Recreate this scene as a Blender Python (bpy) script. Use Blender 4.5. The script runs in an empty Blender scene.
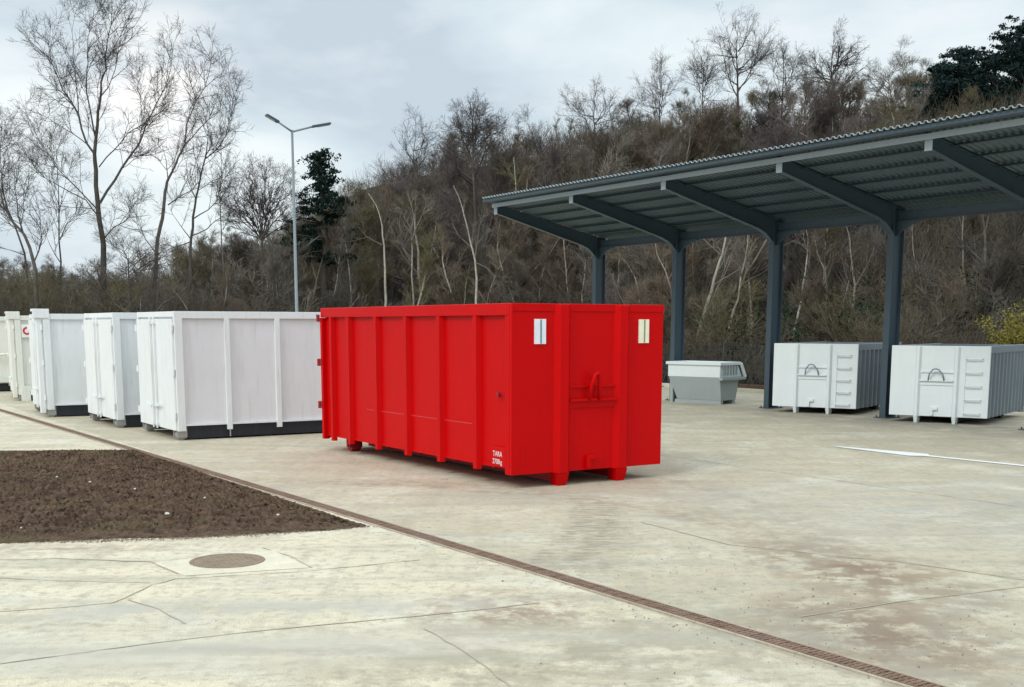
import bpy, math, random
import numpy as np
from math import sin, cos, pi, radians
from mathutils import Vector, Matrix
C = bpy.context.scene.collection
random.seed(7)
CAMZ, FPX, PITCH, ROLL, PP = 2.1238, 1186.72, -0.15, 0.0011, 160.56
# ------------------------------------------------------------------ layout helpers
def ray(u, v):
    du, dv = u-512, v-343.5-PP
    cr, sr = cos(ROLL), sin(ROLL)
    a = du*cr+dv*sr; b = -du*sr+dv*cr
    X = a/FPX; y2 = -b/FPX; cc, ss = cos(PITCH), sin(PITCH)
    return X, cc-y2*ss, y2*cc+ss          # right, forward, up
def ground_at(u, v, h=0.0):
    X, Y, Z = ray(u, v); t = (h-CAMZ)/Z
    return X*t, Y*t
def at(u, v, Y):
    X, F, Z = ray(u, v); t = Y/F
    return Vector((X*t, Y, CAMZ+Z*t))
DV = (-0.5355, 0.8445); NV = (0.8445, 0.5355)      # yard grid: s along the canopy row, n across it
def sn(s, n): return (DV[0]*s+NV[0]*n, DV[1]*s+NV[1]*n)
def to_sn(x, y): return (DV[0]*x+DV[1]*y, NV[0]*x+NV[1]*y)
def sstep(t): t = max(0., min(1., t)); return t*t*(3-2*t)
def gz(x, y):
    s, n = to_sn(x, y)
    d = max(n-27.0, s-48.0)
    if d <= 0 and n > -40: return -0.05
    h = 12.5*sstep((n+.18*min(max(0, s-50), 38)-27)/34.0)*(1 if n > 27 else max(0, min(1, (s-48)/12)))*sstep((s+30)/40.0)*(1-sstep((s-(86+max(0, n-35)*1.2))/30.0)) + 2.4*sstep((s-49)/34.0)*(1-sstep((s-110)/60))
    h += 0.25*math.sin(x*.9+y*.5)*math.sin(y*.7-x*.3)*min(1, max(d, 0)/3) + .35*min(1, max(d, 0)/1.5)
    return h-0.05
# ------------------------------------------------------------------ object helpers
def put(o, label=None, cat=None, group=None, kind=None):
    if label: o['label'] = label
    if cat: o['category'] = cat
    if group: o['group'] = group
    if kind: o['kind'] = kind
    return o
def empty(name, loc, rz=0, label=None, cat=None, group=None):
    o = bpy.data.objects.new(name, None); C.objects.link(o); o.empty_display_size = .3
    o.location = loc; o.rotation_euler = (0, 0, rz)
    return put(o, label, cat, group)
class MB:
    def __init__(s): s.v = []; s.f = []
    def poly(s, pts, faces):
        b = len(s.v); s.v += [tuple(p) for p in pts]; s.f += [tuple(i+b for i in f) for f in faces]; return s
    def box(s, x0, x1, y0, y1, z0, z1):
        p = [(x0,y0,z0),(x1,y0,z0),(x1,y1,z0),(x0,y1,z0),(x0,y0,z1),(x1,y0,z1),(x1,y1,z1),(x0,y1,z1)]
        return s.poly(p, [(3,2,1,0),(4,5,6,7),(0,1,5,4),(1,2,6,5),(2,3,7,6),(3,0,4,7)])
    def prism(s, prof, a, b, fn):
        """profile (p,q) list swept from a to b; fn(p,q,t)->xyz"""
        n = len(prof)
        pts = [fn(p, q, a) for p, q in prof]+[fn(p, q, b) for p, q in prof]
        fs = [tuple(range(n))[::-1], tuple(range(n, 2*n))]+[(i, (i+1) % n, n+(i+1) % n, n+i) for i in range(n)]
        return s.poly(pts, fs)
    def bar(s, a, b, w, h=None, up=(0,0,1)):
        a = Vector(a); b = Vector(b); h = h or w; d = (b-a).normalized(); u = Vector(up)
        if abs(d.dot(u)) > .98: u = Vector((1,0,0))
        r = d.cross(u).normalized(); u = r.cross(d)
        c = [(-w/2,-h/2),(w/2,-h/2),(w/2,h/2),(-w/2,h/2)]
        pts = [a+r*p+u*q for p, q in c]+[b+r*p+u*q for p, q in c]
        return s.poly(pts, [(3,2,1,0),(4,5,6,7),(0,1,5,4),(1,2,6,5),(2,3,7,6),(3,0,4,7)])
    def tube(s, pts, r, k=10):
        pts = [Vector(p) for p in pts]; rs = r if isinstance(r, (list, tuple)) else [r]*len(pts)
        b = len(s.v); ref = Vector((0,0,1))
        if abs((pts[-1]-pts[0]).normalized().dot(ref)) > .9: ref = Vector((1,0,0))
        for i, p in enumerate(pts):
            d = (pts[min(i+1, len(pts)-1)]-pts[max(i-1, 0)]).normalized()
            x = d.cross(ref).normalized(); y = x.cross(d)
            for j in range(k):
                a = 2*pi*j/k; s.v.append(tuple(p+(x*cos(a)+y*sin(a))*rs[i]))
        for i in range(len(pts)-1):
            for j in range(k):
                s.f.append((b+i*k+j, b+i*k+(j+1) % k, b+(i+1)*k+(j+1) % k, b+(i+1)*k+j))
        s.f.append(tuple(b+j for j in range(k))[::-1]); e = b+(len(pts)-1)*k; s.f.append(tuple(e+j for j in range(k)))
        return s
    def build(s, name, mat, parent=None, bevel=0, smooth=False, auto=False):
        me = bpy.data.meshes.new(name); me.from_pydata(s.v, [], s.f); me.validate()
        o = bpy.data.objects.new(name, me); C.objects.link(o)
        if mat: me.materials.append(mat)
        if parent: o.parent = parent
        import bmesh
        bm = bmesh.new(); bm.from_mesh(me); bmesh.ops.recalc_face_normals(bm, faces=bm.faces); bm.to_mesh(me); bm.free()
        if smooth:
            for p in me.polygons: p.use_smooth = True
        if bevel:
            m = o.modifiers.new('bevel', 'BEVEL'); m.width = bevel; m.segments = 2; m.limit_method = 'ANGLE'; m.angle_limit = radians(40)
        return o
def copy_tree(o, parent=None):
    c = o.copy(); C.objects.link(c)
    if parent: c.parent = parent
    for ch in list(o.children): copy_tree(ch, c)
    return c
# ------------------------------------------------------------------ materials
def nodes(name):
    m = bpy.data.materials.new(name); m.use_nodes = True
    nt = m.node_tree; return m, nt, nt.nodes['Principled BSDF']
def N(nt, t, **kw):
    n = nt.nodes.new(t)
    for k, v in kw.items():
        if k in n.inputs: n.inputs[k].default_value = v
        else: setattr(n, k, v)
    return n
def ramp(nt, src, stops):
    r = nt.nodes.new('ShaderNodeValToRGB'); nt.links.new(src, r.inputs[0])
    e = r.color_ramp.elements
    while len(e) < len(stops): e.new(.5)
    for i, (p, c) in enumerate(stops):
        e[i].position = p; e[i].color = (c, c, c, 1) if isinstance(c, (int, float)) else (*c, 1)
    return r.outputs[0]
def mixc(nt, fac, a, b, mode='MIX'):
    m = nt.nodes.new('ShaderNodeMix'); m.data_type = 'RGBA'; m.blend_type = mode
    for sock, val in ((m.inputs[0], fac), (m.inputs[6], a), (m.inputs[7], b)):
        if hasattr(val, 'is_output'): nt.links.new(val, sock)
        elif isinstance(val, (int, float)): sock.default_value = val if sock.type == 'VALUE' else (val, val, val, 1)
        else: sock.default_value = (*val, 1)
    return m.outputs[2]
def math_(nt, op, a, b=None, clamp=False):
    m = nt.nodes.new('ShaderNodeMath'); m.operation = op; m.use_clamp = clamp
    for i, v in enumerate((a, b)):
        if v is None: continue
        if hasattr(v, 'is_output'): nt.links.new(v, m.inputs[i])
        else: m.inputs[i].default_value = v
    return m.outputs[0]
def noise(nt, scale, detail=4, rough=.55, vec=None, obj=True, stretch=None, rot=0):
    n = N(nt, 'ShaderNodeTexNoise', Scale=scale, Detail=detail, Roughness=rough)
    tc = nt.nodes.new('ShaderNodeTexCoord'); src = tc.outputs['Object']
    if stretch or rot:
        mp = nt.nodes.new('ShaderNodeMapping'); nt.links.new(src, mp.inputs[0])
        if stretch: mp.inputs['Scale'].default_value = stretch
        mp.inputs['Rotation'].default_value = (0, 0, rot); src = mp.outputs[0]
    nt.links.new(src, n.inputs['Vector'])
    return n.outputs[0]
def paint(name, col, rough=.4, dirt=(.2,.17,.13), amt=.25, spec=.5, metal=0, bump=.02, var=.08, dscale=2.2):
    m, nt, b = nodes(name)
    n1 = noise(nt, dscale, 6, .65); n2 = noise(nt, 14, 5, .6)
    st = noise(nt, 5, 5, .6, stretch=(3, 3, .25))
    c = mixc(nt, math_(nt, 'MULTIPLY', ramp(nt, n1, [(.35, 0.), (.75, 1.)]), var*3), col, tuple(x*.78 for x in col))
    d = math_(nt, 'MULTIPLY', ramp(nt, st, [(.52, 0.), (.78, 1.)]), amt)
    c = mixc(nt, d, c, dirt)
    nt.links.new(c, b.inputs['Base Color'])
    r = nt.nodes.new('ShaderNodeMapRange'); nt.links.new(n2, r.inputs[0]); r.inputs[3].default_value = rough-.08; r.inputs[4].default_value = rough+.14
    nt.links.new(r.outputs[0], b.inputs['Roughness'])
    b.inputs['Metallic'].default_value = metal; b.inputs['Specular IOR Level'].default_value = spec
    bp = N(nt, 'ShaderNodeBump', Strength=.25, Distance=bump); nt.links.new(noise(nt, 1.6, 3, .5), bp.inputs['Height'])
    nt.links.new(bp.outputs[0], b.inputs['Normal'])
    return m
def flat(name, col, rough=.6, metal=0):
    m, nt, b = nodes(name); b.inputs['Roughness'].default_value = rough; b.inputs['Metallic'].default_value = metal
    nt.links.new(mixc(nt, noise(nt, 9, 4), tuple(x*.8 for x in col), tuple(min(1, x*1.15) for x in col)), b.inputs['Base Color'])
    return m
M = {}
M['red'] = paint('red_paint', (.56, .0005, .0015), .38, (.25, .003, .004), (.18), .10, bump=.012, var=.10)
M['white'] = paint('white_paint', (.77, .79, .80), .5, (.42, .37, .29), .34)
M['lilac'] = paint('white_panel_paint', (.72, .72, .745), .5, (.45, .40, .33), .3)
M['cream'] = paint('cream_paint', (.76, .76, .70), .55, (.38, .31, .22), .3)
M['grey'] = paint('grey_paint', (.25, .29, .32), .5, (.16, .15, .13), .3)
M['lightgrey'] = paint('light_grey_paint', (.73, .80, .81), .5, (.4, .38, .33), .08)
M['binlow'] = paint('bin_grey_paint', (.34, .39, .39), .5, (.25, .24, .2), .2)
M['black'] = paint('black_base_paint', (.012, .016, .024), .55, (.08, .07, .06), .3)
M['galv'] = paint('galvanised_steel', (.42, .43, .42), .45, (.2, .15, .1), .3, metal=.6)
M['steel'] = paint('canopy_paint', (.050, .080, .104), .42, (.05, .06, .06), .2)
M['fascia'] = paint('fascia_paint', (.33, .40, .44), .45, (.2, .22, .24), .2)
M['roof'] = paint('roof_sheet_coating', (.10, .145, .165), .42, (.08, .1, .1), .3, metal=.3)
M['lit_crest'] = paint('skylit_sheet_edge', (.33, .38, .40), .4, (.3, .3, .3), .1)  # lighter colour stands for skylight caught on the sheet's crest ends
M['lamp'] = paint('lamp_pole_zinc', (.22, .255, .27), .45, (.15, .15, .15), .15, metal=.3)
M['darkred'] = paint('red_roller_bracket', (.30, .004, .012), .5, (.05, .02, .02), .5)
M['signwhite'] = flat('sign_white', (.8, .8, .8), .4)
M['stripe'] = flat('reflector_teal', (.10, .26, .26), .35)
M['stripe2'] = flat('reflector_green', (.22, .30, .12), .35)
M['refl'] = flat('reflector_silver', (.80, .80, .92), .25)
M['refl2'] = flat('reflector_cream', (.88, .82, .66), .25)
M['signred'] = flat('sign_red', (.6, .02, .02), .4)
M['signblack'] = flat('sign_black', (.01, .01, .01), .5)
M['seam'] = flat('scuffed_seam', (.58, .035, .04), .5)
M['text'] = flat('lettering_white', (.85, .75, .75), .5)
M['glass'] = flat('lamp_lens', (.5, .5, .48), .15)
M['rubber'] = flat('roller_rubber', (.02, .02, .02), .7)
M['grit'] = flat('grit', (.20, .155, .115), .9)
M['stone'] = flat('pebble', (.62, .60, .54), .8)
M['timber'] = flat('old_timber', (.22, .13, .08), .85)
def concrete():
    m, nt, b = nodes('yard_concrete')
    big = noise(nt, .16, 5, .6); mid = noise(nt, .8, 8, .68); fine = noise(nt, 9, 8, .72); grain = noise(nt, 90, 3, .6)
    streak = noise(nt, .9, 7, .66, stretch=(.55, 2.6, 1), rot=radians(6)); streak2 = noise(nt, 1.3, 7, .66, stretch=(3.2, .5, 1), rot=radians(32))
    geo = nt.nodes.new('ShaderNodeTexCoord'); sep = nt.nodes.new('ShaderNodeSeparateXYZ'); nt.links.new(geo.outputs['Object'], sep.inputs[0])
    X, Y = sep.outputs[0], sep.outputs[1]
    nn = math_(nt, 'ADD', math_(nt, 'MULTIPLY', X, NV[0]), math_(nt, 'MULTIPLY', Y, NV[1]))
    side = math_(nt, 'LESS_THAN', nn, 5.52)                     # slab poured separately, left of the channel
    base = mixc(nt, side, (.54, .47, .335), (.70, .615, .445))
    c = mixc(nt, ramp(nt, big, [(.38, 0.), (.66, 1.)]), base, mixc(nt, 1, base, (.82, .84, .83), 'MULTIPLY'))
    c = mixc(nt, math_(nt, 'MULTIPLY', ramp(nt, streak, [(.47, 0.), (.62, 1.)]), .62), c, (.37, .34, .265))
    c = mixc(nt, math_(nt, 'MULTIPLY', ramp(nt, streak2, [(.50, 0.), (.64, 1.)]), .42), c, (.36, .32, .24))
    c = mixc(nt, math_(nt, 'MULTIPLY', ramp(nt, mid, [(.50, 0.), (.64, 1.)]), .55), c, (.68, .65, .53))
    c = mixc(nt, math_(nt, 'MULTIPLY', ramp(nt, fine, [(.50, 0.), (.60, 1.)]), .55), c, (.32, .28, .215))
    c = mixc(nt, math_(nt, 'MULTIPLY', ramp(nt, grain, [(.48, 0.), (.62, 1.)]), .42), c, (.2, .19, .17))
    def blot(c, x, y, rx, ry, rot, col, amt, sc=3., lo=.42, hi=.62, st=None):
        lo, hi = .5+(lo-.52)*.7, .5+(hi-.52)*.7; amt = min(1, amt*1.25)
        mp = nt.nodes.new('ShaderNodeMapping'); mp.vector_type = 'TEXTURE'
        nt.links.new(geo.outputs['Object'], mp.inputs[0])
        mp.inputs['Location'].default_value = (x, y, 0); mp.inputs['Rotation'].default_value = (0, 0, rot); mp.inputs['Scale'].default_value = (rx, ry, 50)
        ln = nt.nodes.new('ShaderNodeVectorMath'); ln.operation = 'LENGTH'; nt.links.new(mp.outputs[0], ln.inputs[0])
        fall = math_(nt, 'SUBTRACT', 1.0, ln.outputs['Value'], True)
        nz = ramp(nt, noise(nt, sc, 6, .7, stretch=st, rot=rot), [(lo, 0.), (hi, 1.)])
        f = math_(nt, 'MULTIPLY', math_(nt, 'MULTIPLY', math_(nt, 'POWER', fall, .6), nz), amt)
        return mixc(nt, f, c, col)
    # dirt and tyre rubber, then one darker band
    c = blot(c, 2.55, 8.05, 1.0, 1.5, radians(10), (.20, .14, .095), 1.0, 3, .38, .56)
    c = blot(c, 1.9, 8.0, .8, .9, radians(30), (.28, .25, .2), .7, 3.5)
    c = blot(c, 3.0, 10.3, .9, 2.0, radians(16), (.22, .155, .10), .95, 3.2, .42, .57)
    c = blot(c, 2.6, 13.5, .9, 3.6, radians(22), (.32, .27, .2), .55, 2.2, .45, .65)
    c = blot(c, .9, 12.3, .4, 2.6, radians(-4), (.22, .19, .145), .6, 8, .47, .60, (.6, 2.0, 1))
    c = blot(c, .6, 10.5, .5, .8, radians(6), (.30, .25, .19), .6, 5, .45, .6)
    c = blot(c, .0, 8.6, .9, 1.0, radians(35), (.28, .205, .145), .9, 4, .42, .6)
    c = blot(c, .2, 7.5, 2.1, 1.1, radians(14), (.29, .25, .175), .9, 2.2, .36, .6)
    c = blot(c, -2.0, 7.6, 3.6, .62, radians(6), (.47, .44, .36), .8, 1.6, .30, .55, (.4, 3, 1))
    c = blot(c, -2.3, 8.75, 3.4, .42, radians(4), (.42, .40, .34), .75, 2.2, .38, .6)
    c = blot(c, 1.2, 14.8, 2.4, 1.2, radians(0), (.37, .355, .30), .5, 1.5)
    c = blot(c, -4.2, 11.15, 1.6, .26, radians(5), (.30, .24, .18), .6, 6, .42, .6)
    c = blot(c, 6, 14, 5, 3.5, radians(20), (.33, .33, .31), .5, 1.0, .4, .65, (1, 3, 1))
    c = blot(c, 9.6, 25.4, 9, 2.0, radians(-57.6), (.17, .165, .15), .55, 1.2, .3, .55)  # broad darker band along the canopy row
    def arc(c, x, y, r, wd, col, amt, lo=.46, hi=.56, sc=2.5):
        v = nt.nodes.new('ShaderNodeVectorMath'); v.operation = 'DISTANCE'; nt.links.new(geo.outputs['Object'], v.inputs[0]); v.inputs[1].default_value = (x, y, 0)
        wob = math_(nt, 'MULTIPLY', math_(nt, 'SUBTRACT', mid, .5), .5)
        d = math_(nt, 'ABSOLUTE', math_(nt, 'SUBTRACT', math_(nt, 'ADD', v.outputs['Value'], wob), r))
        f = math_(nt, 'SUBTRACT', 1.0, math_(nt, 'DIVIDE', d, wd), True)
        f = math_(nt, 'MULTIPLY', math_(nt, 'MULTIPLY', math_(nt, 'POWER', f, .5), ramp(nt, noise(nt, sc, 7, .75), [(lo, 0.), (hi, 1.)])), amt)
        return mixc(nt, f, c, col)
    stripes = math_(nt, 'GREATER_THAN', math_(nt, 'SINE', math_(nt, 'MULTIPLY', Y, 42.0)), -.2)
    rng_ = math_(nt, 'MULTIPLY', math_(nt, 'GREATER_THAN', Y, 10.2), math_(nt, 'LESS_THAN', Y, 14.6))
    for rr_ in (9.80, 10.12): c = arc(c, -9, 14, rr_, .14, (.16, .14, .11), math_(nt, 'MULTIPLY', math_(nt, 'MULTIPLY', stripes, rng_), .42), .42, .55, 6)
    c = arc(c, -3.5, 9.6, 6.45, .28, (.27, .20, .14), .6)
    c = arc(c, -3.6, 9.4, 7.0, .16, (.30, .24, .17), .5, sc=4)
    c = arc(c, -5.5, 12.5, 8.6, .22, (.30, .26, .20), .5)
    c = arc(c, 14.0, 2.0, 12.6, .2, (.28, .25, .20), .5)
    c = arc(c, 14.0, 2.0, 14.4, .2, (.30, .27, .22), .45)
    c = arc(c, -1.5, -9.0, 16.6, .15, (.34, .31, .25), .55, sc=1.5)
    c = arc(c, -1.5, -9.0, 17.1, .12, (.34, .31, .25), .5, sc=2)
    nt.links.new(c, b.inputs['Base Color']); b.inputs['Roughness'].default_value = .78; b.inputs['Specular IOR Level'].default_value = .35
    bp = N(nt, 'ShaderNodeBump', Strength=.5, Distance=.012)
    nt.links.new(mixc(nt, .5, fine, grain), bp.inputs['Height']); nt.links.new(bp.outputs[0], b.inputs['Normal'])
    return m
def soilmat(name, cols, sc=5, bump=.05):
    m, nt, b = nodes(name)
    c = mixc(nt, ramp(nt, noise(nt, sc, 9, .72), [(.33, 0.), (.66, 1.)]), cols[0], cols[1])
    c = mixc(nt, math_(nt, 'MULTIPLY', ramp(nt, noise(nt, sc*.28, 5, .6), [(.5, 0.), (.68, 1.)]), .7), c, cols[2])
    c = mixc(nt, math_(nt, 'MULTIPLY', ramp(nt, noise(nt, sc*6, 6, .7), [(.56, 0.), (.68, 1.)]), .8), c, cols[3])
    nt.links.new(c, b.inputs['Base Color']); b.inputs['Roughness'].default_value = .95; b.inputs['Specular IOR Level'].default_value = .15
    bp = N(nt, 'ShaderNodeBump', Strength=1., Distance=bump); nt.links.new(noise(nt, sc*3, 9, .75), bp.inputs['Height']); nt.links.new(bp.outputs[0], b.inputs['Normal'])
    return m
M['concrete'] = concrete()
M['soil'] = soilmat('garden_soil', ((.045, .027, .018), (.22, .14, .092), (.16, .125, .065), (.36, .25, .18)), 4.5, .09)
M['litter'] = soilmat('leaf_litter', ((.02, .016, .012), (.06, .046, .034), (.03, .038, .02), (.09, .068, .05)), 1.1, .2)
M['crack'] = flat('joint_filler', (.37, .335, .255), .95)
M['pad'] = soilmat('pad_concrete', ((.53, .49, .385), (.68, .625, .49), (.60, .55, .43), (.42, .38, .3)), 3, .004)
M['mancover'] = soilmat('manhole_cover_iron', ((.20, .15, .105), (.31, .24, .175), (.25, .20, .145), (.37, .30, .23)), 9, .01)
M['rust'] = soilmat('rusty_grating', ((.13, .08, .058), (.26, .17, .125), (.20, .155, .12), (.34, .26, .2)), 7, .01)
M['shoulder'] = soilmat('channel_shoulder', ((.30, .235, .175), (.47, .42, .33), (.33, .24, .17), (.22, .16, .115)), 4, .006)
M['slot'] = flat('channel_slot', (.09, .062, .045), .95)
M['roadpaint'] = paint('white_road_paint', (.80, .80, .78), .6, (.4, .38, .3), .5)
def bark(name, col, pale=None, varamt=.35):
    m, nt, b = nodes(name)
    oi = nt.nodes.new('ShaderNodeObjectInfo')
    c = mixc(nt, ramp(nt, noise(nt, 4, 6, .7), [(.3, 0.), (.7, 1.)]), tuple(x*.7 for x in col), pale or tuple(min(1, x*1.35) for x in col))
    f = nt.nodes.new('ShaderNodeMapRange'); nt.links.new(oi.outputs['Random'], f.inputs[0]); f.inputs[3].default_value = 1-varamt; f.inputs[4].default_value = 1+varamt
    g = nt.nodes.new('ShaderNodeVectorMath'); g.operation = 'SCALE'; nt.links.new(c, g.inputs[0]); nt.links.new(f.outputs[0], g.inputs['Scale'])
    nt.links.new(g.outputs[0], b.inputs['Base Color']); b.inputs['Roughness'].default_value = .9; b.inputs['Specular IOR Level'].default_value = .15
    return m
M['bark_dark'] = bark('bark_dark', (.095, .085, .074))
M['bark_grey'] = bark('bark_grey', (.135, .120, .100))
M['bark_pale'] = bark('bark_pale', (.30, .275, .225), (.42, .39, .33), .2)
M['twig_dark'] = bark('twigs_dark', (.10, .088, .082))
M['twig_brown'] = bark('twigs_brown', (.15, .118, .090))
M['twig_purple'] = bark('twigs_purple', (.13, .108, .102))
M['twig_olive'] = bark('twigs_olive', (.14, .12, .072))
M['twig_grey'] = bark('twigs_grey', (.165, .148, .125))
M['twig_under'] = bark('undergrowth_stems', (.11, .095, .072))
M['needles'] = bark('pine_needles', (.010, .026, .020), (.022, .046, .034), .25)
M['needles_blue'] = bark('pine_needles_blue', (.012, .030, .028), (.024, .050, .044), .2)
M['ivy'] = bark('evergreen_leaves', (.02, .04, .02), (.045, .075, .035), .3)
M['yellow'] = bark('yellow_blossom', (.20, .175, .035), (.30, .26, .05), .1)
# ------------------------------------------------------------------ world, sun, camera
scn = bpy.context.scene
w = bpy.data.worlds.new('World'); scn.world = w; w.use_nodes = True
nt = w.node_tree; bg = nt.nodes['Background']
SUN_EL, SUN_AZ = 40, 222            # azimuth clockwise from +Y: behind the camera, to the left
sky = nt.nodes.new('ShaderNodeTexSky'); sky.sky_type = 'NISHITA'; sky.sun_disc = False
sky.sun_elevation = radians(SUN_EL); sky.sun_rotation = radians(SUN_AZ); sky.dust_density = 2
tc = nt.nodes.new('ShaderNodeTexCoord'); sep = nt.nodes.new('ShaderNodeSeparateXYZ'); nt.links.new(tc.outputs['Generated'], sep.inputs[0])
mp = nt.nodes.new('ShaderNodeMapping'); nt.links.new(tc.outputs['Generated'], mp.inputs[0]); mp.inputs['Scale'].default_value = (1, 1, 2.6); mp.inputs['Location'].default_value = (.32, .1, .28)
n1 = N(nt, 'ShaderNodeTexNoise', Scale=2.6, Detail=7, Roughness=.5, Distortion=.25); nt.links.new(mp.outputs[0], n1.inputs['Vector'])
n2 = N(nt, 'ShaderNodeTexNoise', Scale=6.5, Detail=8, Roughness=.55, Distortion=.2); nt.links.new(mp.outputs[0], n2.inputs['Vector'])
cl = ramp(nt, n1.outputs[0], [(.40, (5.5, 6.45, 7.2)), (.50, (6.7, 7.7, 8.25)), (.60, (8.3, 9.1, 9.3))])
cl2 = mixc(nt, math_(nt, 'MULTIPLY', ramp(nt, n2.outputs[0], [(.50, 0.), (.72, 1.)]), .55), cl, (8.9, 9.3, 9.5))
def glow(c, d, size, col, amt):
    dd = Vector(d).normalized()
    v = nt.nodes.new('ShaderNodeVectorMath'); v.operation = 'DISTANCE'; nt.links.new(tc.outputs['Generated'], v.inputs[0]); v.inputs[1].default_value = dd
    f = math_(nt, 'SUBTRACT', 1.0, math_(nt, 'DIVIDE', v.outputs['Value'], size), True)
    f = math_(nt, 'MULTIPLY', math_(nt, 'MULTIPLY', f, ramp(nt, n2.outputs[0], [(.38, 0.), (.58, 1.)])), amt, True)
    return mixc(nt, f, c, col)
cl2 = glow(cl2, ray(165, 95), .075, (10.6, 10.5, 10.3), 1.5)        # bright break in the cloud, low on the left
cl2 = glow(cl2, ray(20, 110), .06, (9.3, 9.8, 9.9), 1.0)
cl2 = glow(cl2, ray(262, 150), .05, (9.3, 9.8, 9.9), 1.0)
up = nt.nodes.new('ShaderNodeMapRange'); nt.links.new(sep.outputs[2], up.inputs[0]); up.inputs[1].default_value = .25; up.inputs[2].default_value = .9; up.inputs[3].default_value = 1; up.inputs[4].default_value = 2.1
sc_ = nt.nodes.new('ShaderNodeVectorMath'); sc_.operation = 'SCALE'; nt.links.new(cl2, sc_.inputs[0]); nt.links.new(up.outputs[0], sc_.inputs['Scale'])
fin = mixc(nt, .95, sky.outputs[0], sc_.outputs[0])
nt.links.new(fin, bg.inputs[0]); bg.inputs[1].default_value = .1
sd = bpy.data.lights.new('sun', 'SUN'); sd.energy = 1.3; sd.angle = radians(18); sd.color = (1, .96, .9)
so = bpy.data.objects.new('sun', sd); C.objects.link(so)
az, el = radians(SUN_AZ), radians(SUN_EL)
so.rotation_euler = Vector((sin(az)*cos(el), cos(az)*cos(el), sin(el))).to_track_quat('Z', 'Y').to_euler(); so.location = (0, 0, 30)
cd = bpy.data.cameras.new('camera'); cam = bpy.data.objects.new('camera', cd); C.objects.link(cam)
cd.sensor_width = 36; cd.lens = FPX/1024*36; cd.shift_y = PP/1024; cd.clip_end = 2500; cd.clip_start = .1
cam.location = (0, 0, CAMZ); cam.rotation_euler = (radians(90)+PITCH, 0, 0)
cam.rotation_euler = (Matrix.Rotation(radians(90)+PITCH, 3, 'X') @ Matrix.Rotation(ROLL, 3, 'Z')).to_euler()
scn.camera = cam
scn.view_settings.view_transform = 'Standard'; scn.view_settings.look = 'None'; scn.view_settings.gamma = 1; scn.view_settings.exposure = 0.12
scn.view_settings.use_curve_mapping = False
# ------------------------------------------------------------------ ground
def axis(lo, hi, dlo, dhi, fine, coarse):
    a = list(np.arange(dlo, dhi+.01, fine)); x = dlo
    while x > lo: x -= coarse; coarse *= 1.35; a.insert(0, x)
    x = dhi; coarse = fine*2
    while x < hi: x += coarse; coarse *= 1.35; a.append(x)
    return a
xs = axis(-900, 900, -60, 75, 1.5, 3); ys = axis(-300, 1500, -10, 130, 1.5, 3)
g = MB(); g.v = [(x, y, gz(x, y)) for y in ys for x in xs]; nx = len(xs)
g.f = [(j*nx+i, j*nx+i+1, (j+1)*nx+i+1, (j+1)*nx+i) for j in range(len(ys)-1) for i in range(nx-1)]
put(g.build('ground', M['litter'], smooth=True), kind='structure')
g = MB(); pts = [sn(-60, -39), sn(-60, 26.6), sn(47.5, 26.6), sn(47.5, -39)]
g.poly([(p[0], p[1], 0) for p in pts]+[(p[0], p[1], -.2) for p in pts], [(0,1,2,3),(0,1,5,4),(1,2,6,5),(2,3,7,6),(3,0,4,7)])
put(g.build('concrete_yard', M['concrete']), kind='structure')
k = MB()
for a, b_ in ((sn(-30, 26.66), sn(47.5, 26.66)), (sn(47.56, 26.6), sn(47.56, -35))):
    k.bar((a[0], a[1], .0), (b_[0], b_[1], .0), .12, .24)
put(k.build('kerb', M['pad'], bevel=.01), kind='structure')
# cracks and joints: thin jagged ribbons lying on the slab
ck = MB()
rc = random.Random(3)
def ribbon(px, wd, jag=.02, z=.004, world=False):
    P = [Vector((*((p[0], p[1]) if world else ground_at(*p)), z)) for p in px]
    out = []
    for a, b_ in zip(P, P[1:]):
        n = max(2, int((b_-a).length/.12)); side = Vector((-(b_-a).y, (b_-a).x, 0)).normalized()
        for i in range(n): out.append(a.lerp(b_, i/n)+side*rc.uniform(-jag, jag))
    out.append(P[-1]); base = len(ck.v)
    for i, p in enumerate(out):
        d = (out[min(i+1, len(out)-1)]-out[max(i-1, 0)]).normalized(); s = Vector((-d.y, d.x, 0)); ww = wd*rc.uniform(.35, 1.2)/2
        ck.v += [tuple(p-s*ww), tuple(p+s*ww)]
    for i in range(len(out)-1): ck.f.append((base+2*i, base+2*i+1, base+2*i+3, base+2*i+2))
ribbon([(-40, 668), (0, 664), (140, 645), (250, 632), (420, 616), (490, 609), (540, 603)], .016, .004)
ribbon([(425, 629), (470, 655), (515, 690), (560, 730)], .018, .006)
ribbon([(0, 612), (60, 608), (112, 603), (135, 594), (152, 585), (175, 579), (300, 572), (420, 560)], .018, .012)
ribbon([(0, 578), (60, 581), (150, 583)], .015, .01)
ribbon([(0, 560), (60, 559), (150, 562), (178, 574)], .02, .014)
ribbon([(128, 600), (160, 610), (185, 624)], .014, .01)
ribbon([(262, 548), (290, 556), (312, 568)], .016, .004)
ribbon([(640, 522), (730, 545), (800, 552), (830, 556), (900, 562), (1024, 580), (1100, 592)], .018, .006)
ribbon([(800, 617), (900, 602), (1024, 587), (1100, 578)], .016, .006)
for n_ in (12.5, 19.5):
    ribbon([sn(8, n_), sn(40, n_)], .016, .003, world=True)
for s_ in (19.5, 25.5, 31.5): ribbon([sn(s_, 5.8), sn(s_, 26.5)], .014, .003, world=True)
put(ck.build('pavement_joints', M['crack']), kind='structure')
gr = MB(); rg = random.Random(17)
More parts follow.
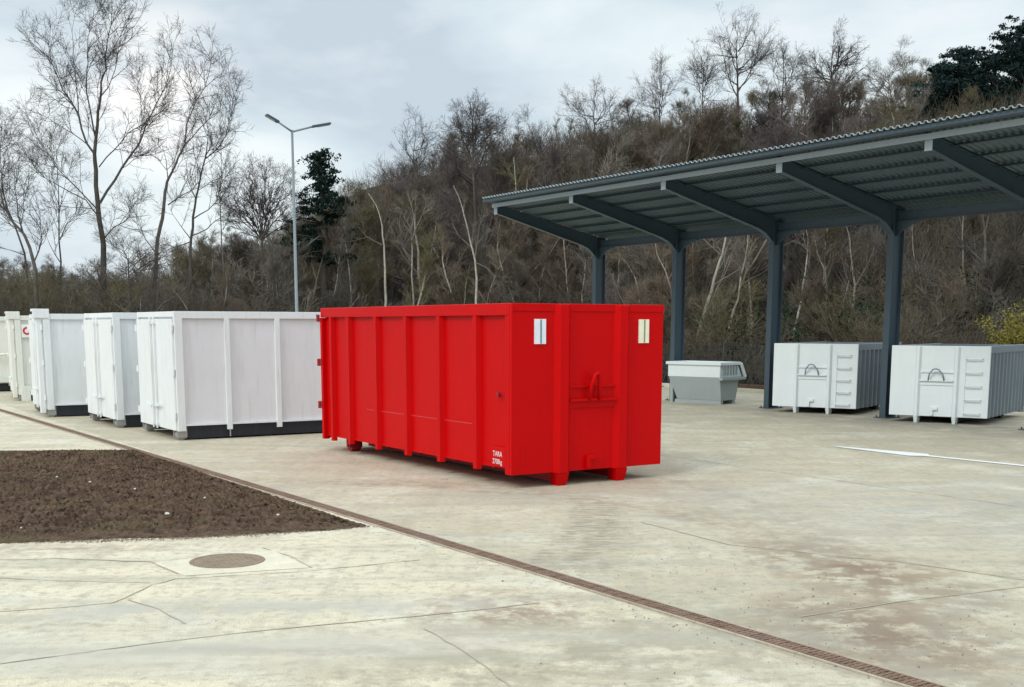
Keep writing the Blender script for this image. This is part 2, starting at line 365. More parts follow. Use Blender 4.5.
for i in range(2600):
    if i >= 900:
        u_ = rg.uniform(0, 368); v_ = 541.5-(u_/368)**2*15.5; x, y = ground_at(u_, v_) if rg.random() < .7 else sn(rg.uniform(11.3, 20.8), 5.24)
        x += rg.gauss(0, .07); y -= abs(rg.gauss(0, .06)); r_ = rg.uniform(.004, .013); a = rg.uniform(0, 6.28)
        p = [(x+r_*cos(a+q*2.09+rg.uniform(-.4, .4)), y+r_*sin(a+q*2.09), .0045) for q in range(3)]+[(x, y, .005+r_*.8)]
        gr.poly(p, [(0,1,3), (1,2,3), (2,0,3)]); continue
    k_ = rg.random()
    if k_ < .6: n_ = 5.55+rg.gauss(0, .16); s_ = rg.uniform(3, 26)
    elif k_ < .85: n_ = rg.gauss(6.9, .9); s_ = rg.gauss(6.5, 1.6)
    else: n_ = rg.uniform(-3, 20); s_ = rg.uniform(3, 30)
    x, y = sn(s_, n_); r_ = rg.uniform(.003, .010)*(1.6 if rg.random() < .06 else 1); a = rg.uniform(0, 6.28)
    p = [(x+r_*cos(a+q*2.09+rg.uniform(-.4, .4)), y+r_*sin(a+q*2.09), .0045) for q in range(3)]+[(x, y, .005+r_*.7)]
    gr.poly(p, [(0,1,3), (1,2,3), (2,0,3)])
put(gr.build('grit', M['grit']), kind='stuff'); bpy.data.objects['grit']['label'] = 'loose brown grit and leaf crumbs scattered over the concrete'
# soil bed
sb = MB(); A = [sn(13.6, 5.18), sn(20.6, 5.30)]
edge = [ground_at(*p) for p in ((-260, 556), (-120, 551), (0, 544), (60, 542), (120, 539), (200, 538), (270, 534), (330, 531), (368, 527))]
top = [ground_at(*p) for p in ((-260, 451), (-120, 451), (0, 451), (40, 451), (70, 451), (95, 451), (110, 451), (122, 451), (133, 451))]
rs = np.random.RandomState(5); cols, rows = 220, 150
hn = rs.rand(rows+1, cols+1)
def interp(L, t): t *= len(L)-1; i = min(int(t), len(L)-2); f = t-i; return (L[i][0]*(1-f)+L[i+1][0]*f, L[i][1]*(1-f)+L[i+1][1]*f)
for j in range(rows+1):
    for i in range(cols+1):
        a = interp(edge, i/cols); b_ = interp(top, i/cols); t = j/rows
        x = a[0]*(1-t)+b_[0]*t+rs.uniform(-.02, .02); y = a[1]*(1-t)+b_[1]*t+rs.uniform(-.03, .03)
        e = min(1, min(t, 1-t)*14, (1-i/cols)*14)
        z = .012+e*(.02+.02*math.sin(x*1.7+1)*math.cos(y*1.3)+.05*hn[j, i]**2)
        sb.v.append((x, y, z if e > 0 else -.01))
for j in range(rows):
    for i in range(cols): q = j*(cols+1)+i; sb.f.append((q, q+1, q+cols+2, q+cols+1))
put(sb.build('soil_bed', M['soil']), kind='stuff'); bpy.data.objects['soil_bed']['label'] = 'bare dark brown soil bed beside the drainage channel'
pr = random.Random(11)
where = ['farthest left of the white pebbles on the soil', 'near the front rim of the soil bed', 'in the middle of the soil bed', 'largest of the white pebbles on the soil', 'towards the far tip of the soil bed', 'close to the left frame edge on the soil', 'near the drainage channel on the soil', 'smallest of the pale pebbles on the soil']
for i, ((u, v), r) in enumerate(zip([(72, 521), (57, 477), (90, 482), (167, 514), (205, 498), (22, 528), (278, 515), (135, 489)], [.03, .028, .03, .042, .028, .026, .026, .024])):
    x, y = ground_at(u, v, .06); b = MB()
    import bmesh
    bm = bmesh.new(); bmesh.ops.create_icosphere(bm, subdivisions=2, radius=r*.65)
    for vv in bm.verts: vv.co *= pr.uniform(.85, 1.15); vv.co.z *= .65
    me = bpy.data.meshes.new('pebble'); bm.to_mesh(me); bm.free(); me.materials.append(M['stone'])
    o = bpy.data.objects.new('pebble', me); C.objects.link(o); o.location = (x, y, .062)
    put(o, 'small whitish pebble, '+where[i], 'pebble', 'pebbles scattered on the soil bed')
# manhole
mh = empty('manhole', (-2.57, 10.52, 0), 0, 'round rusty brown manhole cover set in a pale square concrete pad', 'manhole cover')
m = MB(); q = [(-3.21+2.57, 10.46-10.52), (-2.79+2.57, 9.92-10.52), (-1.78+2.57, 10.27-10.52), (-2.25+2.57, 11.06-10.52)]
m.poly([(x, y, .003) for x, y in q]+[(x*.97, y*.97, .012) for x, y in q], [(4,5,6,7)]+[(i, (i+1) % 4, 4+(i+1) % 4, 4+i) for i in range(4)])
m.build('pad', M['pad'], mh)
m = MB(); K = 40
ring = lambda r, z: [(r*cos(2*pi*i/K), r*sin(2*pi*i/K), z) for i in range(K)]
m.poly(ring(.335, .013)+ring(.33, .02)+ring(.30, .02)+ring(.295, .015), [(a*K+i, a*K+(i+1) % K, (a+1)*K+(i+1) % K, (a+1)*K+i) for a in range(3) for i in range(K)])
m.build('frame_ring', M['mancover'], mh)
m = MB(); m.poly(ring(.297, .0155), [tuple(range(K))])
for i in range(-5, 6):
    for j in range(-5, 6):
        x, y = i*.052+(j % 2)*.026, j*.052
        if x*x+y*y < .072: m.box(x-.010, x+.010, y-.010, y+.010, .0158, .0172)
m.build('cover', M['mancover'], mh)
# drainage channel
p0 = Vector((*ground_at(0, 410.3), 0)); p1 = Vector((*ground_at(928, 688), 0)); dd = (p1-p0).normalized(); st = p0-dd*14; L = (p1-p0).length+22
dr = empty('drainage_channel', st, math.atan2(dd.y, dd.x), 'long narrow rusty brown drainage channel crossing the concrete yard diagonally', 'drain')
b = MB(); b.box(0, L, -.105, -.075, -.02, .010).build('channel_edge', M['shoulder'], dr)
b = MB(); b.box(0, L, .075, .105, -.02, .010).build('channel_edge', M['shoulder'], dr)
MB().box(0, L, -.075, .075, -.02, .004).build('channel_bed', M['slot'], dr)
b = MB(); x = 0
b.box(0, L, -.073, -.062, .004, .014); b.box(0, L, .062, .073, .004, .014); b.box(0, L, -.006, .006, .004, .013)
while x < L: b.box(x, x+.03, -.062, .062, .004, .0115+.003*((x*7.3) % 1)); x += .043
b.build('grating', M['rust'], dr)
# painted arrow
tip = Vector((*ground_at(831, 446.2), 0)); far = Vector((*ground_at(1024, 466), 0)); d = (far-tip).normalized(); s = Vector((-d.y, d.x, 0))
a = MB(); wpt = [(0, .02), (.35, .09), (.8, .13), (1.35, .20), (1.8, .25), (1.95, .09), (2.2, .08), (3.5, .08), (9.0, .075)]
for t, h in wpt: a.v += [tuple(tip+d*t+s*h+Vector((0, 0, .008))), tuple(tip+d*t-s*h+Vector((0, 0, .008)))]
for i in range(len(wpt)-1): a.f.append((2*i, 2*i+1, 2*i+3, 2*i+2))
put(a.build('road_arrow', M['roadpaint']), 'white painted arrow with a long thin tail on the concrete, before the canopy', 'road marking')
# ------------------------------------------------------------------ text
def text(name, body, size, mat, parent, loc, rot, sx=1):
    cu = bpy.data.curves.new(name, 'FONT'); cu.body = body; cu.size = size; cu.extrude = .001; cu.align_x = 'LEFT'
    t = bpy.data.objects.new(name+'_tmp', cu); C.objects.link(t)
    dg = bpy.context.evaluated_depsgraph_get(); me = bpy.data.meshes.new_from_object(t.evaluated_get(dg))
    bpy.data.objects.remove(t); me.name = name
    me.materials.clear(); me.materials.append(mat)
    o = bpy.data.objects.new(name, me); C.objects.link(o); o.parent = parent; o.location = loc; o.rotation_euler = rot; o.scale = (sx, 1, 1)
    return o
# ------------------------------------------------------------------ hook-lift containers
def roller(parent, x, y, r=.09, wd=.16, mats=('rubber', 'darkred'), h=.2):
    o = MB().tube([(x-wd/2, y, r), (x+wd/2, y, r)], r, 18).build('roller', M[mats[0]], parent, smooth=False)
    b = MB(); b.box(x-wd/2-.03, x-wd/2-.008, y-.07, y+.07, r*.7, h); b.box(x+wd/2+.008, x+wd/2+.03, y-.07, y+.07, r*.7, h)
    b.tube([(x-wd/2-.05, y, r), (x+wd/2+.05, y, r)], .022, 10); b.build('bracket', M[mats[1]], o)
def hook_container(name, loc, rz, W, L, T, b, front, side, ribs, posts, leg_w, bar_h, hook, mats, visible, ladder=False, rollery=None, rw=.065, bend=.03):
    t = empty(name, loc, rz)
    # open-top shell: floor and four walls 5 mm-plate look, thickness 4 cm
    F, S = M[front], M[side]
    d = .07   # panel set back behind ribs
    fp = MB().box(0, W, 0, .05, b, T-.002); fo = fp.build('front_wall', F, t, bevel=.006)
    lo = b+.095
    for sgn in (0, 1):
        x0 = d if sgn == 0 else W-d-.04
        o = MB().box(x0, x0+.04, .052, L-.052, lo, T-.13).build('side_wall', S, t)
        xa, xb = (0, .12) if sgn == 0 else (W-.12, W)
        rail = MB(); rail.box(xa, xb, .052, L, T-.155, T); rail.build('top_rail', S, t, bevel=.008)
        low = MB(); low.box(min(x0, x0-.012 if sgn == 0 else x0+.01), x0+.052 if sgn else x0+.04, .055, L-.05, lo-.035, lo); low.build('bottom_lip', S, t)
        for yy, ww, zt in ribs:
            r = MB(); pf = [(yy-ww*.5, d+.002), (yy-ww*.3, 0), (yy+ww*.3, 0), (yy+ww*.5, d+.002)]
            r.prism(pf, b-.005, T-.155, lambda p, q, z, sgn=sgn: ((q, p, z) if sgn == 0 else (W-q, p, z)))
            r.build('rib', S, t, bevel=.004)
    MB().box(d+.04, W-d-.04, .052, L-.052, lo, lo+.04).build('floor', S, t)
    # corner posts at the front
    # rear doors
    rd = MB(); rd.box(0, .11, L-.05, L+.03, b, T-.16); rd.build('rear_post', S, t, bevel=.006)
    MB().box(W-.11, W, L-.05, L+.03, b, T-.16).build('rear_post', S, t, bevel=.006)
    for k_ in (0, 1):
        x0, x1 = (.115, W/2-.004) if k_ == 0 else (W/2+.004, W-.115)
        MB().box(x0, x1, L-.045, L+.03, b+.02, T-.01).build('rear_door', S, t, bevel=.006)
    for z in (T*.32, T*.62, T*.93):
        MB().tube([(-.03, L+.035, z-.06), (-.03, L+.035, z+.06)], .032, 8).build('hinge', M[mats[1]], t)
    # front posts with legs
    for px in posts:
        r = MB(); w1, w2, dp = leg_w, leg_w*.48, rw
        r.prism([(px-w1/2, 0.002), (px-w2/2, -dp), (px+w2/2, -dp), (px+w1/2, 0.002)], b-.01, T-.015, lambda p, q, z: (p, q, z))
        ro = r.build('front_post', F, t, bevel=.005)
        lh = leg_w*.34; lg = MB(); pf = [(px-lh, b-.012), (px-lh*.72, .0), (px+lh*.72, .0), (px+lh, b-.012)]
        lg.prism(pf, -rw, .16, lambda p, q, y: (p, y+(b-q)*.25 if y < 0 else y, q)); lg.build('leg', F, t, bevel=.004)
    # underframe
    for px in (posts[0], posts[-1]):
        u = MB(); u.box(px-.055, px+.055, .165, L-.25, .045, lo-.037); u.build('underframe_rail', M[mats[2]], t)
    cm = MB(); y = .6
    while y < L-.3: cm.box(posts[0]-.35, posts[-1]+.35, y-.03, y+.03, b*.75, lo-.038); y += .55
    cm.build('cross_member', M[mats[2]], t)
    # hook bar
    hx = (posts[0]+posts[1])/2
    hb = MB(); x0, x1 = posts[0]+leg_w*.4, posts[1]-leg_w*.4
    hb.box(x0, x1, -rw*.95, -.001, bar_h-.012, bar_h); hb.box(x0, x1, -rw*.95, -rw*.95+.012, bar_h-.0, bar_h+.02)
    hb.box(x0, x1, -.028, -.001, bar_h+.17, bar_h+.20)
    hb.box(x0, x1, -.02, -.001, bar_h-.10, bar_h-.012)
    hb.build('hook_plate', F, t)
    h = hook; hw = h['w']; pts = [(hx-hw/2, -.06, bar_h+.0), (hx-hw*.42, -.09, bar_h+h['h']*.55), (hx-hw*.18, -.12, bar_h+h['h']*.94), (hx, -.125, bar_h+h['h']), (hx+hw*.18, -.12, bar_h+h['h']*.94), (hx+hw*.42, -.09, bar_h+h['h']*.55), (hx+hw/2, -.06, bar_h)]
    MB().tube(pts, h['r'], 10).build('hook_bail', M[h['m']], t, smooth=True)
    lk = MB(); lk.box(hx-.10, hx+.05, -.05, -.001, b+.14, b+.20); lk.box(hx-.10, hx-.04, -.06, -.002, b+.02, b+.14); lk.build('lock_lug', F, t, bevel=.004)
    ry = rollery or L-.55
    for px in (.33, W-.33): roller(t, px, ry, .095, .17, (mats[0], mats[1]), b+.06)
    if ladder:
        ld = MB(); a_, b2 = ladder
        for k_ in range(5):
            z = b+.10+k_*(T-b)*.19
            ld.tube([(a_, -.001, z), (a_, -.07, z), (b2, -.07, z), (b2, -.001, z)], .014, 6)
        ld.box(a_-.03, a_-.012, -.02, -.001, b+.03, b+.1+4.2*(T-b)*.19)
        ld.build('ladder', F, t)
    return t
W, Lr, T, b = 2.5, 6.0, 2.397, .183
red = hook_container('roll_off_container', (-.008, 15.300, 0), .5707, W, Lr, T, b, 'red', 'red',
    [(.93, .15, 0), (1.94, .15, 0), (2.95, .15, 0), (3.95, .15, 0), (4.95, .15, 0), (5.62, .12, 0)], [.79, 1.77], .27, 1.13, dict(w=.16, h=.36, r=.026, m='red'), ('darkred', 'darkred', 'darkred'), 0)
put(red, 'bright red open-top container with vertical side ribs, alone in the middle of the yard', 'container')
MB().box(0, .068, .052, .16, b, T-.156).build('corner_post', M['red'], red, bevel=.006)
MB().box(W-.068, W, .052, .16, b, T-.156).build('corner_post', M['red'], red, bevel=.006)
tr = MB(); tr.box(0, W, -.012, .001, T-.10, T-.001); tr.build('front_rim', M['red'], red, bevel=.005)
sm = MB(); sm.box(.066, .0702, 1.1, 4.4, .775, .787); sm.build('weld_seam', M['seam'], red)
for x0, m1, m2 in ((.345, 'refl', 'stripe'), (2.06, 'refl2', 'stripe2')):
    o = MB().box(x0, x0+.175, -.018, -.001, T-.52, T-.20).build('reflector', M[m1], red)
    MB().box(x0+.085, x0+.108, -.0205, -.0185, T-.515, T-.205).build('stripe', M[m2], o)
MB().tube([(-.012, .33, 1.22), (.03, .33, 1.22)], .035, 12).build('side_plug', M['darkred'], red)
text('lettering', 'TARA', .10, M['text'], red, (.062-.066, .45, .405), (pi/2, 0, -pi/2), .9)
text('lettering', '2700kg', .095, M['text'], red, (.062-.066, .46, .305), (pi/2, 0, -pi/2), .85)
MB().box(0, .0655, .14, .5, b+.09, .53).build('text_plate', M['red'], red)
for i, (x, y, a_) in enumerate(((6.44, 29.43, -.605), (8.427, 26.552, -.615))):
    if i == 0:
        gc = hook_container('roll_off_container', (x, y, 0), a_, 2.1, 3.4, 1.683, .149, 'lightgrey', 'grey',
            [(.25+k*.32, .13, 0) for k in range(10)], [.60, 1.42], .13, .93, dict(w=.34, h=.26, r=.016, m='grey'), ('rubber', 'black', 'black'), 0, ladder=(1.62, 1.95), rollery=2.35, rw=.07)
        put(gc, 'light grey container with ladder rungs parked between two canopy columns, behind the other one', 'container', 'grey containers under the canopy')
    else:
        g2 = copy_tree(gc); g2.location = (x, y, 0); g2.rotation_euler.z = a_
        put(g2, 'light grey container with ladder rungs at the right frame edge, nearest one under the canopy', 'container', 'grey containers under the canopy')
# ------------------------------------------------------------------ white closed containers: local x = length, door end at x = 0
def white_container(loc, rz, label, mat, pmat, box=False, pipe=False, sign=False, L=6.0, W=2.5, T=2.36, b=.2):
    t = empty('closed_container', loc, rz, label, 'container', 'white containers parked in a row')
    A, P = M[mat], M[pmat]
    core = MB().box(.05, L-.05, .05, W-.05, b+.10, T-.03).build('body', P, t)
    fr = MB()
    for y0, y1 in ((0, .07), (W-.07, W)):
        fr.box(.0, L, y0, y1, T-.13, T); 
    fr.box(0, .07, .07, W-.07, T-.10, T-.002); fr.box(L-.07, L, .07, W-.07, T-.10, T-.002); fr.build('top_frame', A, t, bevel=.006)
    rf = MB(); rf.box(.07, L-.07, .07, W-.07, T-.03, T-.02); rf.build('roof', A, t)
    for y0, y1 in ((-.012, .049), (W-.049, W+.012)):
        MB().box(0, .15, y0, y1, b-.03, T-.131).build('corner_post', A, t, bevel=.008)
        MB().box(L-.12, L, y0, y1, b, T-.131).build('corner_post', A, t, bevel=.008)
        for k_ in range(1, 6):
            x = k_*.985
            MB().box(x-.05, x+.05, y0, y1, b-.03, T-.131).build('rib', A, t, bevel=.006)
        MB().box(.151, L-.121, y0+.014 if y0 < 0 else y0, y1 if y0 < 0 else y1-.014, b+.065, b+.10).build('bottom_lip', A, t)
    for y0, y1 in ((.055, .16), (W-.16, W-.055)):
        MB().box(.20, L-.1, y0, y1, .03, b+.098).build('base_rail', M['black'], t)
    MB().box(.45, L-.2, .2, W-.2, .12, b+.098).build('underframe', M['black'], t)
    # doors
    for k_ in (0, 1):
        y0, y1 = (.055, W/2-.012) if k_ == 0 else (W/2+.012, W-.055)
        d = MB(); d.box(-.03, .048, y0, y1, b-.02, T-.14); dob = d.build('door', A, t, bevel=.006)
        for z in (b+.25, b+1.05, b+1.85):
            yh = y0-.02 if k_ == 0 else y1+.02
            MB().tube([(-.035, yh, z-.06), (-.035, yh, z+.06)], .028, 8).build('hinge', A, dob)
        yb = W/2-.12 if k_ == 0 else W/2+.12
        bb = MB(); bb.tube([(-.065, yb, b-.04), (-.065, yb, T-.10)], .018, 8)
        for z in (b+.05, b+.4, T-.2): bb.box(-.085, -.03, yb-.04, yb+.04, z-.03, z+.03)
        bb.build('lock_bar', A, dob)
        h = MB(); h.bar((-.09, yb, b+.38), (-.09, yb+(-.30 if k_ == 0 else .30), b+.42), .03); h.build('handle', M['lightgrey'], dob)
    MB().box(-.012, .047, W/2-.011, W/2+.011, b, T-.15).build('door_gasket', M['signblack'], t)
    for y in (.20, W-.20):
        o = MB().tube([(.10, y-.09, .085), (.10, y+.09, .085)], .085, 18).build('roller', M['galv'], t)
        bk = MB(); bk.box(.0, .19, y-.13, y-.10, .05, b+.05); bk.box(.0, .19, y+.10, y+.13, .05, b+.05); bk.box(.02, .18, y-.13, y+.13, b-.01, b+.07); bk.build('bracket', M['galv'], o)
    ft = MB(); ft.tube([(.985, -.0, b-.03), (.985, -.0, b-.16)], .014, 8); ft.build('locking_pin', M['galv'], t)
    if box:
        bx = MB(); bx.box(-.22, .14, -.02, .34, T-.10, T+.11); bo = bx.build('hydraulic_box', A, t, bevel=.01)
        MB().box(-.06, .0, .36, .40, T-.2, T+.06).build('box_bracket', A, t)
        for y in (.05, .26): MB().tube([(-.225, y, T+.02), (-.24, y, T+.02)], .035, 10).build('port', M['signblack'], bo)
        cp = MB(); cp.box(-.14, -.032, .03, .24, b-.10, T-.101); cp.build('lift_post', A, t, bevel=.01)
    if pipe:
        pp = MB(); pp.tube([(.5, -.06, b+.95), (.9, -.14, b+.98), (1.3, -.16, b+1.12), (1.7, -.12, b+1.36), (2.0, -.05, b+1.42)], .035, 8); pp.build('pipe', A, t, smooth=True)
        MB().box(.1, L-.1, -.10, -.013, b+.10, b+.22).build('side_bar', A, t)
        MB().box(.06, .30, -.10, .05, .0, b+.1).build('foot', A, t, bevel=.008)
    if sign:
        o = MB().box(.16, .56, -.025, -.013, T-.60, T-.24).build('sign', M['signwhite'], t)
        r = MB(); K = 20
        for i in range(K):
            a0, a1 = 2*pi*i/K, 2*pi*(i+1)/K
            r.poly([(.30+.11*cos(a0), -.03, T-.42+.11*sin(a0)), (.30+.11*cos(a1), -.03, T-.42+.11*sin(a1)), (.30+.06*cos(a1), -.03, T-.42+.06*sin(a1)), (.30+.06*cos(a0), -.03, T-.42+.06*sin(a0))], [(0,1,2,3)])
        r.build('red_ring', M['signred'], o); MB().box(.42, .52, -.03, -.0255, T-.48, T-.36).build('black_mark', M['signblack'], o)
    return t
WA = .5602
white_container((-6.147, 21.81, 0), WA, 'white closed container with ribbed pale side panels, right behind the red container', 'white', 'lilac')
white_container((-8.14, 24.45, 0), WA, 'white closed container with double doors in the middle of the white row', 'white', 'white')
white_container((-10.69, 27.35, 0), .497, 'white container with a hydraulic box above its doors, third from the red one', 'white', 'white', box=True)
white_container((-13.76, 33.2, 0), .47, 'cream container with a small red warning sign, half hidden behind white ones', 'cream', 'cream', box=True, pipe=True, sign=True)
white_container((-16.9, 37.6, 0), .47, 'cream container with a bent side pipe, cut off by the left frame edge', 'cream', 'cream', box=True, pipe=True)
# ------------------------------------------------------------------ skip bin
bn = empty('skip_bin', (4.32, 33.05, 0), -.74, 'low grey skip with a pale upper band and tapered lower body, beside the red container', 'skip')
BW, BD, bt, bm_ = 1.68, .95, 1.11, .72
def quadbox(x0, x1, y0, y1, z0, X0, X1, Y0, Y1, z1):
    m = MB(); m.poly([(x0,y0,z0),(x1,y0,z0),(x1,y1,z0),(x0,y1,z0),(X0,Y0,z1),(X1,Y0,z1),(X1,Y1,z1),(X0,Y1,z1)], [(3,2,1,0),(4,5,6,7),(0,1,5,4),(1,2,6,5),(2,3,7,6),(3,0,4,7)]); return m
quadbox(.24, BW-.02, .12, BD-.1, .10, .02, BW, .0, BD+.02, bm_).build('lower_body', M['binlow'], bn, bevel=.008)
quadbox(.0, BW, -.003, BD+.16, bm_+.003, .0, BW, -.003, BD-.06, bt-.06).build('upper_body', M['lightgrey'], bn, bevel=.008)
rm = MB(); rm.box(-.05, BW+.05, -.05, .012, bt-.06, bt+.02); rm.box(-.05, BW+.05, BD-.05, BD+.02, bt-.06, bt+.02); rm.box(-.05, .01, .013, BD-.051, bt-.06, bt+.02); rm.box(BW-.01, BW+.05, .013, BD-.051, bt-.06, bt+.02)
rm.build('rim', M['lightgrey'], bn, bevel=.008)
rb = MB()
for k_ in range(6): y = .08+k_*.14; rb.box(BW+.001, BW+.03, y, y+.05, bm_+.06, bt-.07)
rb.build('end_ribs', M['binlow'], bn)
MB().box(BW-.02, BW+.10, -.03, BD+.22, bm_-.07, bm_-.002).build('ledge', M['binlow'], bn, bevel=.006)
MB().bar((BW+.06, BD+.0, bt-.02), (BW+.08, BD+.2, bm_), .06).build('end_brace', M['lightgrey'], bn)
f = MB(); f.box(.0, .10, .1, .18, 0, bm_*.9); f.box(.0, .10, BD-.2, BD-.12, 0, bm_*.9); f.build('foot', M['binlow'], bn)
MB().box(.18, BW-.02, .10, .22, 0, .099).build('skid', M['binlow'], bn); MB().box(.18, BW-.02, BD-.25, BD-.13, 0, .099).build('skid', M['binlow'], bn)
# ------------------------------------------------------------------ canopy
# local frame: x along the row away from the camera, y across it, away from the yard
KX, KY, KS = 8.512, 27.518, 3.766
OFFX = .085; OFFY = .18
base = Vector((KX, KY, 0))+Vector((DV[0], DV[1], 0))*(-OFFX)+Vector((NV[0], NV[1], 0))*OFFY
ANG = math.atan2(DV[1], DV[0])
cp = empty('canopy', base, ANG, 'long dark blue grey steel canopy with a corrugated single-slope roof on five columns', 'canopy')
# local y axis = rotate x by +90 => points to -NV ; so across-away = -y
I0, I1 = -2, 3
def LY(n): return -n            # n: distance away from the yard behind the column line
HT, RT = 5.42, 3.53+OFFY        # tip underside height, reach
zcol = 4.80                     # roof sheet underside at the column line
slope = (5.60-zcol)/RT
ztop = lambda n: zcol - n*slope            # sheet underside (n negative toward the yard)
for i in range(I0, I1+1):
    x = i*KS
    c = MB(); zt = ztop(-.18)-.05
    c.box(x-.085, x+.085, LY(-.18), LY(-.165), .02, zt); c.box(x-.085, x+.085, LY(.165), LY(.18), .02, zt-.05); c.box(x-.006, x+.006, LY(.165), LY(-.165), .02, zt-.02)
    co = c.build('column', M['steel'], cp)
    bp_ = MB(); bp_.box(x-.17, x+.17, LY(.27), LY(-.27), 0, .02)
    for a_ in (-.13, .13):
        for b2 in (-.22, .22): bp_.tube([(x+a_, LY(b2), .02), (x+a_, LY(b2), .06)], .016, 6)
    bp_.build('base_plate', M['steel'], co)
    # rafter: I section, deep at the column, haunched
    prof = []                      # (n, z lower)
    low = [(-.182, 4.18), (-.30, 4.30), (-.45, 4.42), (-.7, 4.52), (-RT, 5.30)]
    wb = MB(); up_ = [(n, ztop(n)-.055) for n in (-RT, -.7, -.45, -.30, -.182)]
    wb.prism(low+up_, x-.005, x+.005, lambda p, q, s_: (s_, LY(p), q))
    for seg in (list(zip(low, low[1:]))+[((-RT, ztop(-RT)-.055), (-.182, ztop(-.182)-.055))]):
        (n0, z0), (n1, z1) = seg; wb.bar((x, LY(n0), z0), (x, LY(n1), z1), .15, .014)
    wb.build('rafter', M['steel'], cp)
    e = MB(); e.box(x-.085, x+.085, LY(-RT-.012), LY(-RT-.001), 5.27, ztop(-RT)-.03); e.build('end_plate', M['fascia'], cp)
    # haunches of the column-line beam
    for sg in (1, -1):
        if (i == I1 and sg == 1) or (i == I0 and sg == -1): continue
        h = MB(); pf = [(0.007, 4.12), (.2, 4.24), (.45, 4.36), (.75, 4.42), (.75, 4.44), (.007, 4.44)]
        h.prism(pf, LY(.03), LY(-.03), lambda p, q, y: (x+sg*p, y, q)); h.build('haunch', M['steel'], cp)
for i in range(I0, I1):
    bm2 = MB(); x0, x1 = i*KS+.007, (i+1)*KS-.007
    bm2.box(x0, x1, LY(.06), LY(-.06), 4.442, 4.456); bm2.box(x0, x1, LY(.06), LY(-.06), 4.656, 4.67); bm2.box(x0, x1, LY(.005), LY(-.005), 4.456, 4.656)
    bm2.build('eaves_beam', M['steel'], cp)
xa, xb = I0*KS-.2, I1*KS+.10
# fascia beam at the tips, purlins
fa = MB(); n = -RT-.06
fa.box(xa, xb, LY(-RT-.07), LY(-RT-.058), ztop(n)-.155, ztop(n)-.045); fa.box(xa, xb, LY(-RT-.058), LY(-RT+.0), ztop(n)-.055, ztop(n)-.045); fa.build('fascia', M['fascia'], cp)
for k_ in range(1, 6):
    n = -RT+k_*RT/5.6; pz = MB(); z = ztop(n)
    pz.box(xa, xb, LY(n+.004), LY(n-.004), z-.052-.0, z-.012); pz.box(xa, xb, LY(n+.004), LY(n-.07), z-.062, z-.054); pz.build('purlin', M['steel'], cp)
# corrugated sheet: trapezoid waves along the row
sh = MB(); pitch = .155; x = xa-.12; prof = []
while x < xb-.05:
    for dx, dz in ((0, 0), (.055, 0), (.080, .038), (.125, .038)): prof.append((x+dx, dz))
    x += pitch
n0, n1 = -RT-.42, .48
for th in (0, .006):
    for n in (n0, n1):
        for px, dz in prof: sh.v.append((px, LY(n), ztop(n)+dz+th-.012))
K = len(prof)
for i in range(K-1):
    sh.f += [(i, i+1, K+i+1, K+i), (2*K+i, 3*K+i, 3*K+i+1, 2*K+i+1), (i, 2*K+i, 2*K+i+1, i+1), (K+i, K+i+1, 3*K+i+1, 3*K+i)]
me = bpy.data.meshes.new('roof_sheet'); me.from_pydata(sh.v, [], sh.f); me.materials.append(M['roof'])
o = bpy.data.objects.new('roof_sheet', me); C.objects.link(o); o.parent = cp
eg = MB()
for n, dz_ in ((n0-.003, -.004), (n0-.028, -.004), (n0-.028, .008), (n0-.003, .008)):
    for px, dz in prof: eg.v.append((px, LY(n), ztop(n0)+dz+dz_-.006))
for i in range(K-1):
    for q in range(4): r_ = (q+1) % 4; eg.f.append((q*K+i, q*K+i+1, r_*K+i+1, r_*K+i))
eg.build('lit_crest_strip', M['lit_crest'], cp)  # added ribbon, the lit crest ends are put into its colour
MB().box(xa, xb, LY(n0+.05), LY(n0+.035), ztop(n0)-.085, ztop(n0)-.02).build('eaves_shade_strip', M['steel'], cp)  # added dark strip standing in for shade under the roof overhang
MB().box(xa, xb, LY(n0+.36), LY(n0+.052), ztop(n0)-.085, ztop(n0)-.08).build('eaves_shade_sheet', M['steel'], cp)  # added dark sheet, gives the overhang its shaded underside
# ------------------------------------------------------------------ street lamp
LXp = at(297, 322, 37.0)
lp = empty('street_lamp', (LXp.x, 37.0, 0), 0, 'tall slim grey street lamp with two angled arms behind the white containers', 'street lamp')
top_ = at(297.5, 130, 37.0).z
MB().tube([(0,0,0),(0,0,.35),(0,0,.36),(0,0,top_)], [.075,.075,.055,.035], 14).build('pole', M['lamp'], lp, smooth=True)
MB().box(-.2,.2,-.2,.2,0,.03).build('base_plate', M['lamp'], lp)
for dx, dy, dz in ((-.64, -.45, .34), (1.02, .5, .26)):
    MB().tube([(0,0,top_-.05),(dx*.62,dy*.62,top_+dz*.62)], [.032,.026], 8).build('arm', M['lamp'], lp, smooth=True)
    d = Vector((dx,dy,dz)).normalized(); a0 = Vector((dx,dy,dz))*.55+Vector((0,0,top_)); a1 = Vector((dx,dy,dz))*1.06+Vector((0,0,top_))
    h = MB(); h.bar(a0, a1, .17, .07); ho = h.build('lamp_head', M['steel'], lp, bevel=.02)
    h = MB(); h.bar(a0.lerp(a1,.35)-Vector((0,0,.042)), a0.lerp(a1,.95)-Vector((0,0,.042)), .12, .012); h.build('lens', M['glass'], ho)
